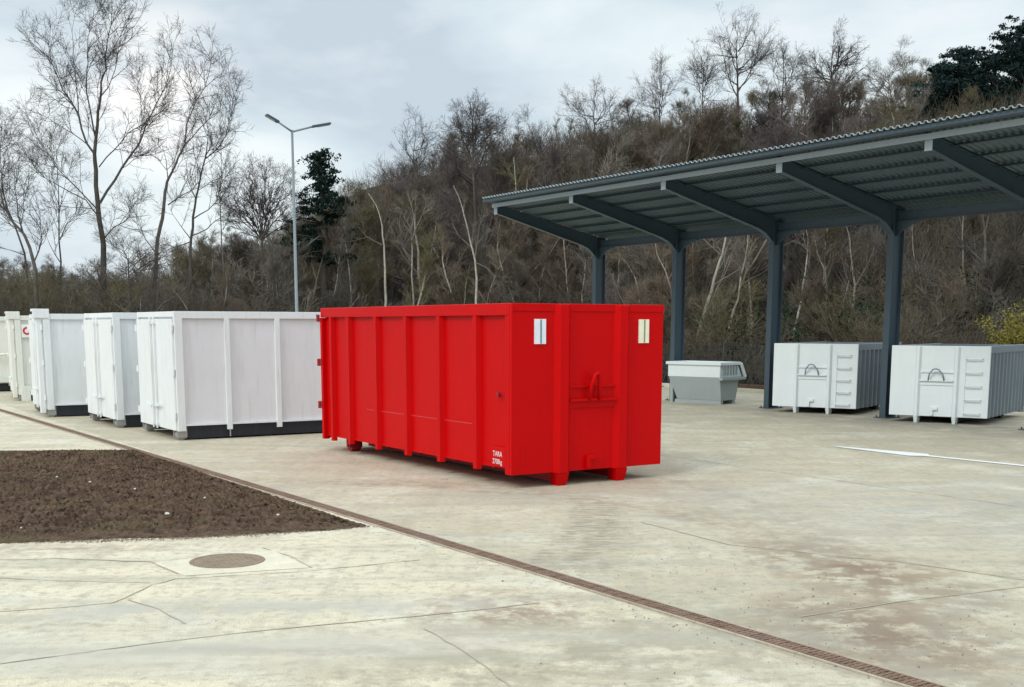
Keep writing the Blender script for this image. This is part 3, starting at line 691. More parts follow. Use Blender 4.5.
# ------------------------------------------------------------------ mesh fence along the wood edge
fe = empty('mesh_fence', (*sn(0, 26.95), 0), ANG, 'low dark wire mesh fence along the foot of the wood behind the canopy', 'fence')
for i in range(0, 20):
    x = 2+i*2.5; MB().tube([(x,0,-.1),(x,0,1.55)], .025, 6).build('post', M['steel'], fe)
wr = MB(); x0, x1 = 2, 49.5
for k_ in range(9): wr.bar((x0,0,.15+k_*.165),(x1,0,.15+k_*.165),.005)
x = x0
while x < x1: wr.bar((x,0,.1),(x,0,1.5),.004); x += .12
wr.build('wire_mesh', M['steel'], fe)
# ------------------------------------------------------------------ trees
class TM:
    """numpy collector of tapered tubes"""
    def __init__(s): s.V = []; s.F = []; s.n = 0
    def tube(s, P, R, k):
        P = np.asarray(P, float); R = np.asarray(R, float); m = len(P)
        D = np.empty_like(P); D[1:-1] = P[2:]-P[:-2]; D[0] = P[1]-P[0]; D[-1] = P[-1]-P[-2]
        D /= np.linalg.norm(D, axis=1)[:, None]+1e-9
        ref = np.array([.31, .95, .05]) if abs(D[0, 2]) > .6 else np.array([.05, .1, 1.])
        X = np.cross(D, ref); X /= np.linalg.norm(X, axis=1)[:, None]+1e-9; Yv = np.cross(X, D)
        a = np.arange(k)*2*pi/k
        V = P[:, None]+R[:, None, None]*(X[:, None]*np.cos(a)[None, :, None]+Yv[:, None]*np.sin(a)[None, :, None])
        s.V.append(V.reshape(-1, 3)); i = np.arange(m-1)[:, None]*k; j = np.arange(k)[None]; j2 = (j+1) % k
        s.F.append((np.stack([i+j, i+j2, i+k+j2, i+k+j], -1).reshape(-1, 4))+s.n); s.n += m*k
    def mesh(s, name, mat, smooth=False):
        V = np.concatenate(s.V); F = np.concatenate(s.F); me = bpy.data.meshes.new(name)
        me.vertices.add(len(V)); me.vertices.foreach_set('co', V.ravel().astype(np.float32))
        me.loops.add(F.size); me.loops.foreach_set('vertex_index', F.ravel().astype(np.int32))
        me.polygons.add(len(F)); me.polygons.foreach_set('loop_start', np.arange(0, F.size, 4, dtype=np.int32))
        me.update(calc_edges=True); me.materials.append(mat)
        if smooth: me.polygons.foreach_set('use_smooth', np.ones(len(F), bool))
        return me
def norm(v): return v/(np.linalg.norm(v)+1e-9)
def walk(rng, p, d, L, n, wob, up):
    P = [p]; d = norm(d)
    for _ in range(n):
        d = norm(d+rng.normal(0, wob, 3)+np.array([0, 0, up])); p = p+d*L/n; P.append(p)
    return np.array(P)
def along(P, t):
    t = t*(len(P)-1); i = min(int(t), len(P)-2); f = t-i
    return P[i]*(1-f)+P[i+1]*f, norm(P[i+1]-P[i])
def child_dir(rng, d, ang):
    r = norm(np.cross(d, rng.normal(0, 1, 3))); return norm(d*cos(ang)+r*sin(ang))
def sprout(rng, tm, P, R, lvl, spec):
    """grow the next level of branches along polyline P (radius R[0]->R[-1])"""
    if lvl >= len(spec): return
    S = spec[lvl]; Lp = np.linalg.norm(np.diff(P, axis=0), axis=1).sum()
    n = max(1, int(S['n']*rng.uniform(.8, 1.2)*(Lp if S.get('perm') else 1)))
    for _ in range(n):
        t = rng.uniform(S['t0'], 1.0); p, d = along(P, t)
        L = S['L']*rng.uniform(.55, 1.2)*(1-.55*t if not S.get('flatL') else 1)*(Lp if S.get('rel') else 1)
        if L < .12: L = .12
        dd = child_dir(rng, d, radians(rng.uniform(*S['a'])))
        Q = walk(rng, p, dd, L, S['seg'], S['wob'], S['up'])
        r0 = min(S['r'], (R[0]*(1-t)+R[-1]*t)*.85); RR = np.linspace(r0, max(r0*.35, S.get('rmin', .004)), len(Q))
        tm.tube(Q, RR, S['k']); sprout(rng, tm, Q, RR, lvl+1, spec)
def tree_meshes(seed, H, style, bmat, tmat, rt):
    rng = np.random.RandomState(seed); tk, cr = TM(), TM()
    stems = style.get('stems', 1)
    for si in range(stems):
        lean = np.array([rng.uniform(-1, 1), rng.uniform(-1, 1), 0])*style.get('lean', .05)*(1 if stems > 1 else .6)
        h = H*(1 if si == 0 else rng.uniform(.6, .95))
        P = walk(rng, np.array([rng.uniform(-.15, .15)*(stems > 1), rng.uniform(-.15, .15)*(stems > 1), -.3]), np.array([lean[0], lean[1], 1]), h, 9, style.get('twob', .05), .03)
        R = rt*np.linspace(1, .12, len(P))**1.0*(1 if si == 0 else .7); R[0] *= 1.35
        tk.tube(P, R, 7); sprout(rng, cr, P, R, 0, style['spec'](H))
    return tk.mesh('trunk', bmat, True), cr.mesh('crown', tmat)
TW = 1.0
def sp_up(H): return [dict(n=19, t0=.14, L=H*.36, a=(22, 48), seg=6, wob=.10, up=.10, r=.06, k=5),
                      dict(n=7, t0=.2, L=H*.17, a=(22, 50), seg=4, wob=.12, up=.10, r=.020, k=3),
                      dict(n=7, t0=.15, L=H*.09, a=(20, 55), seg=3, wob=.14, up=.10, r=.010, k=3),
                      dict(n=5, t0=.1, L=H*.055, a=(20, 55), seg=2, wob=.15, up=.08, r=.0075, k=3, rmin=.005)]
def sp_slim(H): return [dict(n=28, t0=.12, L=H*.22, a=(18, 42), seg=5, wob=.09, up=.14, r=.035, k=4),
                        dict(n=6, t0=.2, L=H*.10, a=(20, 45), seg=3, wob=.12, up=.1, r=.016, k=3),
                        dict(n=9, t0=.1, L=H*.065, a=(20, 50), seg=2, wob=.12, up=.1, r=.009, k=3, rmin=.005)]
def sp_round(H): return [dict(n=16, t0=.15, L=H*.62, a=(35, 68), seg=6, wob=.12, up=.10, r=.08, k=5),
                         dict(n=8, t0=.25, L=H*.2, a=(22, 50), seg=4, wob=.13, up=.06, r=.03, k=4),
                         dict(n=7, t0=.15, L=H*.1, a=(22, 55), seg=3, wob=.14, up=.05, r=.014, k=3),
                         dict(n=4, t0=.15, L=H*.055, a=(22, 55), seg=2, wob=.15, up=.05, r=.008, k=3, rmin=.005)]
def sp_bush(H): return [dict(n=6, t0=.1, L=H*.5, a=(15, 45), seg=4, wob=.14, up=.08, r=.015, k=3),
                        dict(n=7, t0=.1, L=H*.24, a=(18, 55), seg=3, wob=.16, up=.06, r=.009, k=3),
                        dict(n=4, t0=.1, L=H*.12, a=(20, 60), seg=2, wob=.16, up=.04, r=.006, k=3, rmin=.004)]
STY = {'up': dict(spec=sp_up), 'slim': dict(spec=sp_slim, lean=.1), 'round': dict(spec=sp_round), 'multi': dict(spec=sp_slim, stems=3, lean=.25, twob=.09),
       'bush': dict(spec=sp_bush, stems=9, lean=.7, twob=.12)}
protos = []
for seed, H, st_, bm_, tm_, rt in [(1, 9, 'up', 'bark_grey', 'twig_brown', .13), (2, 9, 'up', 'bark_dark', 'twig_purple', .14), (3, 9, 'slim', 'bark_pale', 'twig_grey', .085), (4, 9, 'slim', 'bark_grey', 'twig_brown', .08),
        (5, 9, 'round', 'bark_dark', 'twig_purple', .15), (6, 9, 'multi', 'bark_grey', 'twig_grey', .08), (7, 9, 'multi', 'bark_pale', 'twig_brown', .08), (8, 9, 'up', 'bark_grey', 'twig_olive', .12),
        (9, 9, 'slim', 'bark_dark', 'twig_purple', .09), (10, 9, 'slim', 'bark_pale', 'twig_olive', .09)]:
    protos.append(tree_meshes(seed, H, STY[st_], M[bm_], M[tm_], rt)+(st_,))
bushes = [tree_meshes(21, 3, STY['bush'], M['bark_grey'], M['twig_olive'], .03)+('bush',), tree_meshes(22, 3, STY['bush'], M['bark_dark'], M['twig_brown'], .03)+('bush',), tree_meshes(23, 3, STY['bush'], M['bark_grey'], M['twig_grey'], .03)+('bush',)]
def plant(name, proto, x, y, H0, H, rz, label, cat, group, wide=1.0, lean=(0, 0)):
    e = empty(name, (x, y, gz(x, y)-.05), rz, label, cat, group); s = H/H0; e.scale = (s*wide, s*wide, s); e.rotation_euler = (lean[0], lean[1], rz)
    for me, nm in ((proto[0], 'trunk'), (proto[1], 'crown')):
        o = bpy.data.objects.new(nm, me); C.objects.link(o); o.parent = e
    return e
SKY = [(-300, 255), (-50, 262), (0, 265), (100, 278), (150, 258), (200, 250), (240, 240), (262, 232), (300, 215), (350, 192), (365, 182), (400, 162), (430, 148), (470, 122), (500, 122), (520, 128), (560, 114), (600, 102), (640, 106), (700, 92), (740, 85), (800, 80), (850, 72), (900, 66), (930, 70), (1024, 80), (1300, 70)]
def skyv(u):
    for (a, va), (b_, vb) in zip(SKY, SKY[1:]):
        if u <= b_: return va+(vb-va)*max(0, (u-a))/(b_-a)
    return SKY[-1][1]
rt_ = np.random.RandomState(42)
kinds = {'up': ('bare_tree', 'bare upright tree'), 'slim': ('slender_tree', 'slender leafless tree'), 'round': ('bare_tree', 'round-crowned bare tree'), 'multi': ('bare_tree', 'leafless tree with several thin stems')}
tint = ['brown-twigged', 'dark purplish', 'pale-barked', 'grey-brown', 'dark', 'grey', 'pale-stemmed', 'olive-brown', 'purplish', 'pale olive']
def region(u):
    return 'behind the white containers' if u < 300 else 'behind the red container' if u < 500 else 'behind the canopy' if u < 800 else 'behind the canopy right half'
def add_forest(count, Ylo, Yhi, row):
    done = 0; guard = 0
    while done < count and guard < count*40:
        guard += 1
        u = rt_.uniform(-40, 1075) ; Y = rt_.uniform(Ylo, Yhi); X = ray(u, 322)[0]*Y
        s, n = to_sn(X, Y)
        if not (n > 27.6 or s > 49): continue
        if row == 'front' and not (n < 34 or (s < 60 and n < 27)): continue
        z = gz(X, Y); v = skyv(u)+rt_.uniform(-14, 14)
        zm = at(u, v, Y).z-z
        zm *= .86; H = min(zm, rt_.uniform(4.5, 8.0)) if row != 'back' else zm
        if row != 'back' and u < 260: H = min(zm/.86, rt_.uniform(4.2, 7))
        if H < 2.8 or H > 13.5: continue
        i = rt_.randint(len(protos))
        if row == 'front' and rt_.rand() < .5: i = [2, 6, 9, 5][rt_.randint(4)]
        nm, ds = kinds[protos[i][2]]
        lean = (rt_.normal(0, .05), rt_.normal(0, .05)) if row != 'front' else (rt_.normal(0, .11), rt_.normal(0, .11))
        pos = {'front': 'low ', 'mid': 'midway up ', 'back': 'on the skyline '}[row]
        plant(nm, protos[i], X, Y, 9.0, H, rt_.uniform(0, 6.28), tint[i]+' '+ds+' '+pos+region(u), 'tree', 'leafless trees of the wood', rt_.uniform(1.1, 1.6), lean)
        done += 1
add_forest(42, 36, 75, 'front'); add_forest(88, 42, 85, 'mid'); add_forest(118, 58, 100, 'back')
# shrubs at the foot of the wood
nb = 0; guard = 0
while nb < 75 and guard < 4000:
    guard += 1
    u = rt_.uniform(-30, 1060); Y = rt_.uniform(34, 72); X = ray(u, 322)[0]*Y; s, n = to_sn(X, Y)
    if not (n > 27.3 or s > 48.5): continue
    if not (n < 33 or (s < 56 and n < 27)): continue
    i = rt_.randint(3) if u > 450 else (0 if rt_.rand() < .6 else rt_.randint(3))
    H = rt_.uniform(1.8, 3.6) if u > 240 or u < -10 else rt_.uniform(2.2, 4.2)
    plant('shrub', bushes[i], X, Y, 3.0, H, rt_.uniform(0, 6.28), ['olive-brown', 'dark brown', 'grey-brown'][i]+' leafless shrub at the wood edge '+region(u), 'shrub', 'shrubs along the edge of the wood', rt_.uniform(.9, 1.4)); nb += 1
nb = 0
while nb < 46:
    u = rt_.uniform(-30, 290); Y = rt_.uniform(52, 84); X = ray(u, 322)[0]*Y; s, n = to_sn(X, Y)
    if not (n > 27.3 or s > 50): continue
    i = rt_.randint(3); zt = at(u, skyv(u)+rt_.uniform(-8, 24), Y).z-gz(X, Y)
    plant('shrub', bushes[i], X, Y, 3.0, max(2.8, min(6.0, zt)), rt_.uniform(0, 6.28), ['olive-brown', 'dark brown', 'grey-brown'][i]+' tall bushy thicket behind the white containers', 'shrub', 'shrubs along the edge of the wood', rt_.uniform(1.0, 1.5)); nb += 1
# undergrowth: one uncountable mass of thin stems over the slope
ug = TM(); r3 = np.random.RandomState(9); cnt = 0
while cnt < 48000:
    u = r3.uniform(-40, 1070); Y = 34+66*r3.rand()**1.3; X = ray(u, 322)[0]*Y; s, n = to_sn(X, Y)
    if not (n > 27.1 or s > 48.2): continue
    z = gz(X, Y); L = r3.uniform(.8, 3.0)*(.62 if (27 < n < 34 and u > 330) else 1.1); d = norm(np.array([r3.normal(0, .45), r3.normal(0, .45), 1]))
    p = np.array([X, Y, z]); q = p+d*L*.5; q2 = q+norm(d+r3.normal(0, .3, 3))*L*.5
    ug.tube([p, q, q2], [.014, .011, .006], 3)
    for _ in range(2):
        e_ = q+norm(d+r3.normal(0, .6, 3))*L*.35; ug.tube([q, e_], [.007, .004], 3)
    cnt += 1
o = bpy.data.objects.new('undergrowth', ug.mesh('undergrowth', M['twig_under'])); C.objects.link(o); put(o, 'tangle of thin brown stems covering the slope under the trees', kind='stuff')
# evergreen creepers and brambles as leaf clumps
lv = MB(); r4 = random.Random(5)
V = []; Fc = []
def leafclump(cx, cy, cz, rad, n, size, out, rr, zs=.8):
    for _ in range(n):
        a = rr.uniform(0, 6.283); zc = rr.uniform(-1, 1); r_ = rad*rr.random()**.45; sq = math.sqrt(1-zc*zc)
        p = Vector((cx+r_*sq*cos(a), cy+r_*sq*sin(a), cz+r_*zc*zs)); d1 = Vector((rr.gauss(0,1), rr.gauss(0,1), rr.gauss(0,1))).normalized()
        d2 = d1.cross(Vector((rr.gauss(0,1), rr.gauss(0,1), rr.gauss(0,1)))).normalized(); s1 = size*rr.uniform(.6, 1.3)
        b0 = len(out.v); out.v += [tuple(p-d1*s1), tuple(p+d2*s1*.45), tuple(p+d1*s1), tuple(p-d2*s1*.45)]; out.f.append((b0, b0+1, b0+2, b0+3))
c_ = 0
while c_ < 260:
    u = r4.uniform(60, 1060); Y = r4.uniform(36, 60); X = ray(u, 322)[0]*Y; s, n = to_sn(X, Y)
    if not (n > 27.4 or s > 48.5) or (n > 36 and u > 300): continue
    leafclump(X, Y, gz(X, Y)+r4.uniform(.2, 2.2), r4.uniform(.4, 1.2), 70, .075, lv, r4); c_ += 1
me = bpy.data.meshes.new('ground_ivy'); me.from_pydata(lv.v, [], lv.f); me.materials.append(M['ivy'])
o = bpy.data.objects.new('ground_ivy', me); C.objects.link(o); put(o, 'dark green ivy and bramble leaves among the stems at the foot of the wood', kind='stuff')
# conifers
def pine(u, Y, vtop, width, label, seed, mat='needles', vbot=None, nl=60, dens=1.0, name='pine_tree'):
    rr = random.Random(seed); X = ray(u, 322)[0]*Y; z0 = gz(X, Y); top = at(u, vtop, Y).z; H = top-z0
    zb = (at(u, vbot, Y).z-z0) if vbot else H*.25
    e = empty(name, (X, Y, z0-.1), 0, label, 'conifer')
    tk = MB().tube([(0,0,0), (.1,0,H*.5), (0,.05,H*.97)], [.2, .12, .03], 8)
    for i in range(24):
        t = rr.random(); z = zb+(H-zb)*t; a = rr.uniform(0, 6.28); r_ = width*(1-t)*.8+.2; tk.tube([(0,0,z), (cos(a)*r_, sin(a)*r_, z+.15)], [.03, .012], 4)
    tk.build('trunk', M['bark_dark'], e, smooth=True)
    cr = MB()
    for i in range(nl):
        t = (i+.5)/nl; z = zb+(H-zb)*t; reach = width*(.22+.78*(1-t)**.75)*rr.uniform(.55, 1.1); a = rr.uniform(0, 6.283)
        ex, ey, ez = cos(a)*reach, sin(a)*reach, z+reach*rr.uniform(-.05, .3)
        k_ = max(3, int(reach/.28))
        for j in range(k_):
            f_ = (j+.8)/k_; cx, cy, cz = ex*f_, ey*f_, z+(ez-z)*f_
            leafclump(cx+rr.gauss(0, .12), cy+rr.gauss(0, .12), cz+rr.uniform(-.15, .15), .22+.34*rr.random()**2, int(34*dens), .085, cr, rr, .38)
    leafclump(0, 0, H-.1, .2, 40, .09, cr, rr)
    me = bpy.data.meshes.new('foliage'); me.from_pydata(cr.v, [], cr.f); me.materials.append(M[mat]); o = bpy.data.objects.new('foliage', me); C.objects.link(o); o.parent = e

pine(326, 60, 151, 1.9, 'dark green conifer with a ragged top standing right of the street lamp', 3, 'needles', 262, 84)
pine(347, 66, 196, 1.5, 'dark conifer lower down behind the ragged-topped one', 31, 'needles', 265, 40)
pine(944, 66, 47, 3.2, 'broad dark pine on the skyline above the canopy, left of the taller one', 5, 'needles_blue', 125, 96, 1.2)
pine(974, 68, 54, 3.0, 'dark pine squeezed between the two larger skyline pines', 6, 'needles', 125, 60, 1.1)
pine(1002, 64, 20, 3.6, 'tallest dark pine on the skyline at the right frame edge', 8, 'needles_blue', 125, 110, 1.2)
pine(605, 78, 150, 1.0, 'small dark evergreen inside the hill wood above the canopy', 12, 'needles_blue', 185, 24, .8)
# yellow shrub
pine(926, 69, 66, 2.0, 'low dark pine at the left end of the skyline pine group', 15, 'needles', 125, 60, 1.1)
yx, yy = ray(1014, 322)[0]*33.6/1.0, 33.6
ye = empty('flowering_shrub', (yx, yy, gz(yx, yy)), 0, 'yellow blossoming shrub behind the grey container at the right frame edge', 'shrub')
b = MB()
ry = random.Random(2); cr = MB()
for i in range(26):
    a = ry.uniform(0, 6.28); r_ = ry.uniform(.2, 1.0); z = ry.uniform(.9, 2.2)
    b.tube([(0, 0, -.1), (cos(a)*r_*.4, sin(a)*r_*.4, z*.6), (cos(a)*r_, sin(a)*r_, z)], [.02, .014, .006], 4)
    for f_ in (.55, .7, .85, 1.): leafclump(cos(a)*r_*f_, sin(a)*r_*f_, z*f_+.1, .25, 46, .042, cr, ry)
b.build('stem', M['bark_grey'], ye); me = bpy.data.meshes.new('blossom'); me.from_pydata(cr.v, [], cr.f); me.materials.append(M['yellow']); o = bpy.data.objects.new('blossom', me); C.objects.link(o); o.parent = ye
# individually traced trees
def hero(name, Y, limbs, label, cat, bmat, tmat, seed, r0=.15, base=None, spec=None, dj=.35):
    """limbs: [(radius0, radius1, [(u,v),...])]; first is the trunk. Depth drifts off the trunk plane along each limb."""
    rng = np.random.RandomState(seed); u0, v0 = limbs[0][2][0]
    X0 = ray(u0, v0)[0]/ray(u0, v0)[1]*Y; z0 = gz(X0, Y); e = empty(name, (X0, Y, z0), 0, label, cat)
    tk, cr = TM(), TM(); org = np.array([X0, Y, z0])
    first = None
    for li, (ra, rb, px) in enumerate(limbs):
        off = 0.; dr_ = rng.uniform(-1, 1); P = []; acc = 0.
        prev = None
        for (u, v) in px:
            q = at(u, v, Y)
            if prev is not None: acc += (q-prev).length
            prev = q; yy_ = Y+dr_*dj*acc*(0 if li == 0 else 1); q = at(u, v, yy_); P.append(np.array(q)-org)
        if li == 0:
            P[0][2] = -.2
        P = np.array(P)
        # subdivide with slight jitter
        Q = [P[0]]
        for a_, b2 in zip(P, P[1:]):
            Q.append((a_+b2)/2+rng.normal(0, .02, 3)*np.linalg.norm(b2-a_)); Q.append(b2)
        Q = np.array(Q); R = rb*.45+(ra*.66-rb*.45)*(1-np.linspace(0, 1, len(Q)))**1.25
        (tk if li < 1 else cr).tube(Q, R, 8 if li < 1 else 6)
        sp = spec or SPH
        if li == 0:
            k0 = int(len(Q)*.35); sprout(rng, cr, Q[k0:], R[k0:], 0, sp)
        else: sprout(rng, cr, Q, R, 0, sp)
    o = bpy.data.objects.new('trunk', tk.mesh('trunk', bmat, True)); C.objects.link(o); o.parent = e
    o = bpy.data.objects.new('crown', cr.mesh('crown', tmat)); C.objects.link(o); o.parent = e
SPH = [dict(n=2.9, perm=True, t0=.10, L=2.3, a=(24, 58), seg=6, wob=.15, up=.09, r=.015, k=4),
       dict(n=7, t0=.12, L=.95, a=(25, 58), seg=4, wob=.17, up=.06, r=.008, k=3),
       dict(n=6, t0=.1, L=.5, a=(25, 60), seg=2, wob=.16, up=.04, r=.0055, k=3, rmin=.0035)]
hero('tall_bare_tree', 50, [(.21, .02, [(104, 340), (104, 305), (103.5, 255), (102, 235), (97.5, 200), (96, 170), (94.5, 154), (96, 138), (98, 111), (100.5, 98), (101, 82), (106, 70), (107, 44), (111, 25), (112, 6)]),
    (.09, .02, [(100, 203), (115, 180), (130, 156), (139, 144), (145, 128), (151.4, 114.5), (160, 97), (167, 83), (171, 68), (174, 42)]),
    (.045, .012, [(99, 167), (115, 149), (128, 133), (149, 120), (168, 106), (198, 98)]),
    (.08, .015, [(94.5, 154), (86.5, 143), (78.5, 114), (70, 100), (62.5, 90), (54, 69), (51, 60), (48, 40), (44, 20)]),
    (.06, .015, [(95, 136), (92, 120), (86.5, 92), (86.5, 80), (88, 64), (87, 41), (92, 26), (94, 9)]),
    (.04, .012, [(78.5, 114), (77, 92), (75.5, 73), (73, 56), (72, 32), (76, 10)]),
    (.05, .012, [(96, 208), (75, 186), (56, 167), (38, 138), (19, 93)]),
    (.05, .012, [(98, 216), (86, 200), (56, 184), (41, 176), (21, 160)]),
    (.035, .012, [(88, 145), (72, 133), (51, 120), (36, 112)]),
    (.05, .012, [(103, 240), (114, 227), (130, 217), (150, 215)]),
    (.04, .012, [(101, 96), (108, 88), (115, 70), (119, 46), (125, 22)]),
    (.03, .01, [(78, 112), (66, 98), (50, 75), (28, 38)]), (.03, .01, [(107, 60), (118, 40), (130, 22), (134, 14)]), (.03, .01, [(139, 144), (142, 120), (140, 90), (146, 66)])],
    'tallest bare tree, wide fan of fine branches, behind the white containers at left', 'tree', M['bark_dark'], M['twig_dark'], 3)
hero('leaning_bare_tree', 52, [(.15, .02, [(152, 340), (154, 290), (156.5, 252), (160, 228), (163.7, 207), (165, 192), (167, 182), (171, 174), (174, 168), (178, 158), (185, 144), (186, 126), (196, 101), (205, 87), (211, 62), (213, 42)]),
    (.05, .012, [(185, 144), (195, 134), (209, 119), (218, 96), (222, 72)]), (.045, .012, [(168, 205), (181, 196), (197, 188), (212, 184)]),
    (.05, .01, [(156, 254), (146, 240), (138, 222), (134, 205)]), (.04, .01, [(168, 180), (166, 160), (160, 140)]), (.03, .01, [(196, 101), (190, 80), (188, 60)])],
    'bare tree leaning right with a kinked trunk, next to the tallest bare tree', 'tree', M['bark_dark'], M['twig_dark'], 5)
hero('forked_bare_tree', 54, [(.13, .02, [(188, 340), (189, 292), (190, 262), (191, 239), (193, 217), (196, 198), (200, 180), (205, 159), (218, 148), (226, 135), (231, 112), (234, 92)]),
    (.05, .012, [(205, 159), (208, 138), (207, 118)]), (.045, .012, [(193, 219), (208, 210), (224, 194), (232, 180)]), (.045, .012, [(191, 236), (207, 229), (215, 221), (228, 215)]),
    (.04, .01, [(190, 238), (178, 222), (169, 207)]), (.04, .01, [(190, 242), (172, 248), (160, 253)]), (.04, .01, [(196, 200), (188, 180), (186, 160)])],
    'bare forked tree with a rightward bent top, right of the kinked leaning tree', 'tree', M['bark_dark'], M['twig_dark'], 6)
hero('leaning_bare_tree', 48, [(.14, .02, [(38, 340), (36, 285), (33, 260), (24.5, 235), (12, 221), (4, 206), (-2, 180), (-8, 150), (-10, 115)]), (.06, .012, [(24, 236), (18, 215), (15, 190), (20, 165)]), (.05, .012, [(8, 212), (2, 190), (4, 165), (8, 140)]), (.05, .012, [(34, 262), (42, 240), (40, 215), (36, 195)])],
    'dark bare tree leaning left at the left frame edge', 'tree', M['bark_dark'], M['twig_dark'], 7)
hero('leaning_bare_tree', 55, [(.11, .02, [(30, 340), (28, 290), (26.5, 268), (20, 240), (8, 210), (2, 180), (0, 150), (2, 120)]), (.05, .012, [(24, 255), (10, 250), (-6, 246)]), (.05, .012, [(10, 215), (-6, 200), (-12, 180)])],
    'thin dark bare tree crossing the leaning one at the left frame edge', 'tree', M['bark_dark'], M['twig_dark'], 8)
hero('slender_tree', 56, [(.09, .012, [(62, 340), (61, 290), (61, 262), (59, 221), (58.5, 190), (57, 160), (55, 140)]), (.04, .01, [(60, 240), (66, 225), (75, 216), (84, 214)]), (.04, .01, [(60, 262), (50, 245), (44, 232)]), (.03, .01, [(59, 215), (64, 190), (70, 168)]), (.03, .01, [(59, 205), (50, 180), (44, 158)])],
    'slender straight bare tree between the left frame edge and the tallest tree', 'tree', M['bark_dark'], M['twig_dark'], 9)
hero('slender_tree', 60, [(.08, .012, [(224, 340), (224, 300), (223, 262), (221, 225), (220, 190), (221, 150), (220, 110)]), (.03, .01, [(223, 230), (232, 210), (236, 190)])],
    'slender pale-trunked bare tree right of the forked tree', 'tree', M['bark_grey'], M['twig_dark'], 10)
SPR = [dict(n=3.0, perm=True, t0=.15, L=1.8, a=(20, 50), seg=4, wob=.12, up=.05, r=.03, k=4), dict(n=7, t0=.15, L=.9, a=(20, 52), seg=3, wob=.14, up=.04, r=.015, k=3), dict(n=5, t0=.1, L=.5, a=(20, 55), seg=2, wob=.15, up=.03, r=.010, k=3, rmin=.006)]
fan = [(.2, .06, [(262, 300), (262, 262), (262, 240), (261, 225)])]
for (u, v) in [(236, 196), (232, 215), (244, 184), (255, 176), (266, 173), (276, 178), (286, 188), (294, 200), (298, 218), (240, 232), (230, 205), (281, 180), (250, 178)]:
    fan.append((.06, .012, [(262, 240), ((262*2+u)/3, 240+(v-240)*.42), (u*.75+262*.25, 240+(v-240)*.78), (u, v)]))
hero('round_bare_tree', 62, fan, 'round fan-shaped bare tree just left of the street lamp', 'tree', M['bark_dark'], M['twig_purple'], 14, spec=SPR)
SPM = [dict(n=1.6, perm=True, t0=.15, L=1.5, a=(20, 48), seg=4, wob=.12, up=.1, r=.026, k=4), dict(n=6, t0=.15, L=.8, a=(20, 50), seg=3, wob=.14, up=.08, r=.013, k=3), dict(n=4, t0=.1, L=.45, a=(20, 50), seg=2, wob=.14, up=.05, r=.009, k=3, rmin=.006)]
def pale(Y, limbs, label, seed, mat='bark_pale', tw='twig_grey', name='pale_tree'): hero(name, Y, limbs, label, 'tree', M[mat], M[tw], seed, spec=SPM)
pale(43, [(.15, .03, [(688, 400), (696, 345), (704, 315), (712, 290), (717, 270), (722, 255), (727, 230), (729, 200), (732, 170)]), (.04, .012, [(714, 285), (735, 272), (752, 262)]), (.04, .012, [(705, 312), (690, 300), (670, 290)]), (.04, .01, [(722, 256), (700, 236), (684, 222)])],
    'pale bare trunk leaning right between the second and third canopy columns', 21)
pale(42, [(.10, .03, [(722, 400), (725, 345), (731, 320), (738, 300), (741, 275), (746, 254), (748, 235)]), (.03, .01, [(740, 285), (752, 278), (764, 272)]), (.03, .01, [(742, 270), (733, 258)])],
    'thin pale broken trunk close left of the third canopy column', 22)
pale(42, [(.11, .02, [(830, 400), (842, 345), (850, 320), (854, 300), (855, 285), (852, 262), (850, 240), (846, 225), (842, 190)]), (.06, .01, [(855, 287), (866, 268), (874, 250), (880, 232), (884, 205)]), (.03, .01, [(850, 320), (832, 310), (800, 306)]), (.03, .01, [(849, 268), (840, 256)])],
    'pale forked bare tree seen between the third and fourth canopy columns', 23)
pale(42, [(.09, .02, [(782, 400), (790, 350), (798, 315), (803, 285), (807, 258), (808, 240), (806, 220)]), (.03, .01, [(807, 250), (795, 240), (782, 246)]), (.03, .01, [(807, 248), (822, 236), (830, 230)])],
    'pale curved bare trunk just right of the third canopy column', 24)
pale(40, [(.09, .03, [(960, 400), (962, 350), (964, 310), (965, 280), (963, 250), (963, 222), (964, 190)]), (.03, .01, [(964, 262), (976, 256), (990, 262), (1006, 284)])],
    'thin straight pale trunk above the nearest grey container', 25)
pale(41, [(.07, .02, [(992, 400), (988, 350), (983, 310), (979, 280), (978, 262), (974, 240)])], 'thin bent pale trunk beside the yellow blossoming shrub', 26)
pale(41, [(.08, .02, [(906, 400), (905, 345), (908, 320), (914, 295), (916, 270), (913, 248), (912, 225)]), (.04, .01, [(914, 290), (925, 262), (935, 240)])], 'pale bare tree just right of the fourth canopy column', 27)
pale(55, [(.11, .03, [(384, 345), (386, 300), (385, 270), (384, 245), (382, 225), (376, 205), (368, 193)]), (.04, .01, [(382, 245), (366, 236), (354, 222)])], 'pale crooked bare trunk right of the dark conifers', 28)
pale(52, [(.10, .02, [(476, 345), (476, 300), (475, 260), (470, 240), (464, 215), (458, 195), (453, 185)]), (.06, .02, [(475, 258), (478, 235), (482, 210)]), (.04, .01, [(474, 262), (490, 270), (500, 290)])], 'pale forked bare tree above the middle of the red container', 29)
pale(58, [(.09, .02, [(412, 345), (413, 290), (412, 262), (411, 235), (414, 215), (408, 195)]), (.05, .02, [(412, 240), (420, 220), (428, 200)]), (.04, .01, [(413, 265), (404, 250), (400, 240)])], 'grey-white forked tree above the left half of the red container', 30)
pale(62, [(.12, .02, [(614, 240), (615, 200), (616, 175), (617, 150), (618, 128)]), (.08, .02, [(616, 170), (625, 148), (636, 132)])], 'pale V-shaped bare tree on the hill above the canopy roof', 31)
pale(62, [(.10, .02, [(684, 220), (684, 180), (687, 155), (690, 140), (692, 118)])], 'pale straight bare trunk on the hill right of the V-shaped tree', 32)
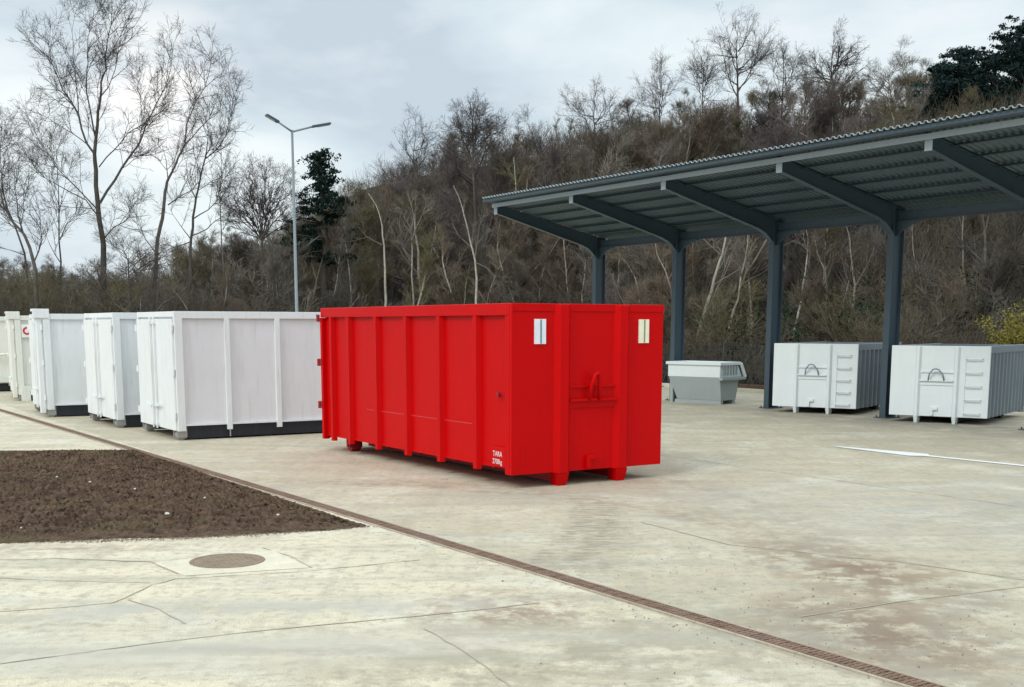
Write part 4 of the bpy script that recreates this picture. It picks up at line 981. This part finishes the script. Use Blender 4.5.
def skytree(u, Y, vb, vt, fan_, label, seed, r=.16, spec=None, tw='twig_dark'):
    rk = random.Random(seed); L_ = [(r, .02, [(u, vb), (u+rk.uniform(-1, 1), vb*.6+vt*.4), (u+rk.uniform(-2, 2), (vb+vt*2)/3), (u+1, vt)])]; h = vb-vt
    for i, (du, dv) in enumerate(fan_+[(-fan_[0][0]*.8, fan_[0][1]+h*.12), (fan_[-1][0]*.7, fan_[-1][1]+h*.2), (-h*.12, h*.42), (h*.13, h*.36)]):
        f0 = .40+.5*((i*.37) % 1)*(1-min(1, dv/h)); v0 = vb-h*f0; v1 = min(vt+dv, v0-4)
        L_.append((r*.42, .012, [(u, v0), (u+du*.35, v0+(v1-v0)*.22+rk.uniform(-1, 1)), (u+du*.75+rk.uniform(-2, 2), v0+(v1-v0)*.6), (u+du, v1)]))
    hero('skyline_tree', Y, L_, label, 'tree', M['bark_dark'], M[tw], seed, spec=spec or SPH)
skytree(738, 72, 150, 20, [(-20, 18), (-12, 6), (14, 4), (24, 16), (30, 30), (-26, 34), (20, 46)], 'tall round-headed bare tree on the skyline, highest left of the pines', 41, .16)
skytree(833, 72, 140, 36, [(-14, 18), (-22, 30), (16, 16), (24, 32), (8, 4)], 'dark thickly branched bare tree on the skyline, midway between tall tree and pines', 42, .2, spec=SPR)
skytree(783, 74, 140, 48, [(-12, 14), (12, 12), (18, 26)], 'thin bare tree on the skyline between the two larger bare trees', 43, .09)
skytree(703, 70, 150, 48, [(-6, 12), (7, 10), (12, 26)], 'thin bare tree on the skyline left of the tall round-headed tree', 44, .08)
skytree(660, 72, 160, 66, [(-8, 10), (8, 8)], 'slender bare tree standing above the skyline over the canopy roof', 45, .09)
skytree(594, 74, 170, 92, [(-14, 8), (12, 8), (-24, 18), (22, 16)], 'wide bare tree on the skyline over the left part of the canopy', 46, .14)
skytree(473, 68, 200, 104, [(-12, 10), (12, 10), (-20, 24), (20, 24), (6, 2)], 'bushy dark bare tree on the skyline over the red container', 47, .16, spec=SPR)
skytree(415, 70, 210, 122, [(-10, 12), (10, 14)], 'thin bare tree on the left shoulder of the wooded hill', 48, .09)
# small timber pile behind the skip
tp = empty('timber_pile', (*ground_at(757, 391), 0), ANG+.1, 'low pile of brown planks on the concrete behind the grey skip', 'planks')
for i, (y, z, l) in enumerate(((0, .0, 2.4), (.16, .0, 2.3), (.05, .11, 2.2))):
    MB().box(-l/2, l/2, y, y+.14, z+.001, z+.10).build('plank', M['timber'], tp, bevel=.006)
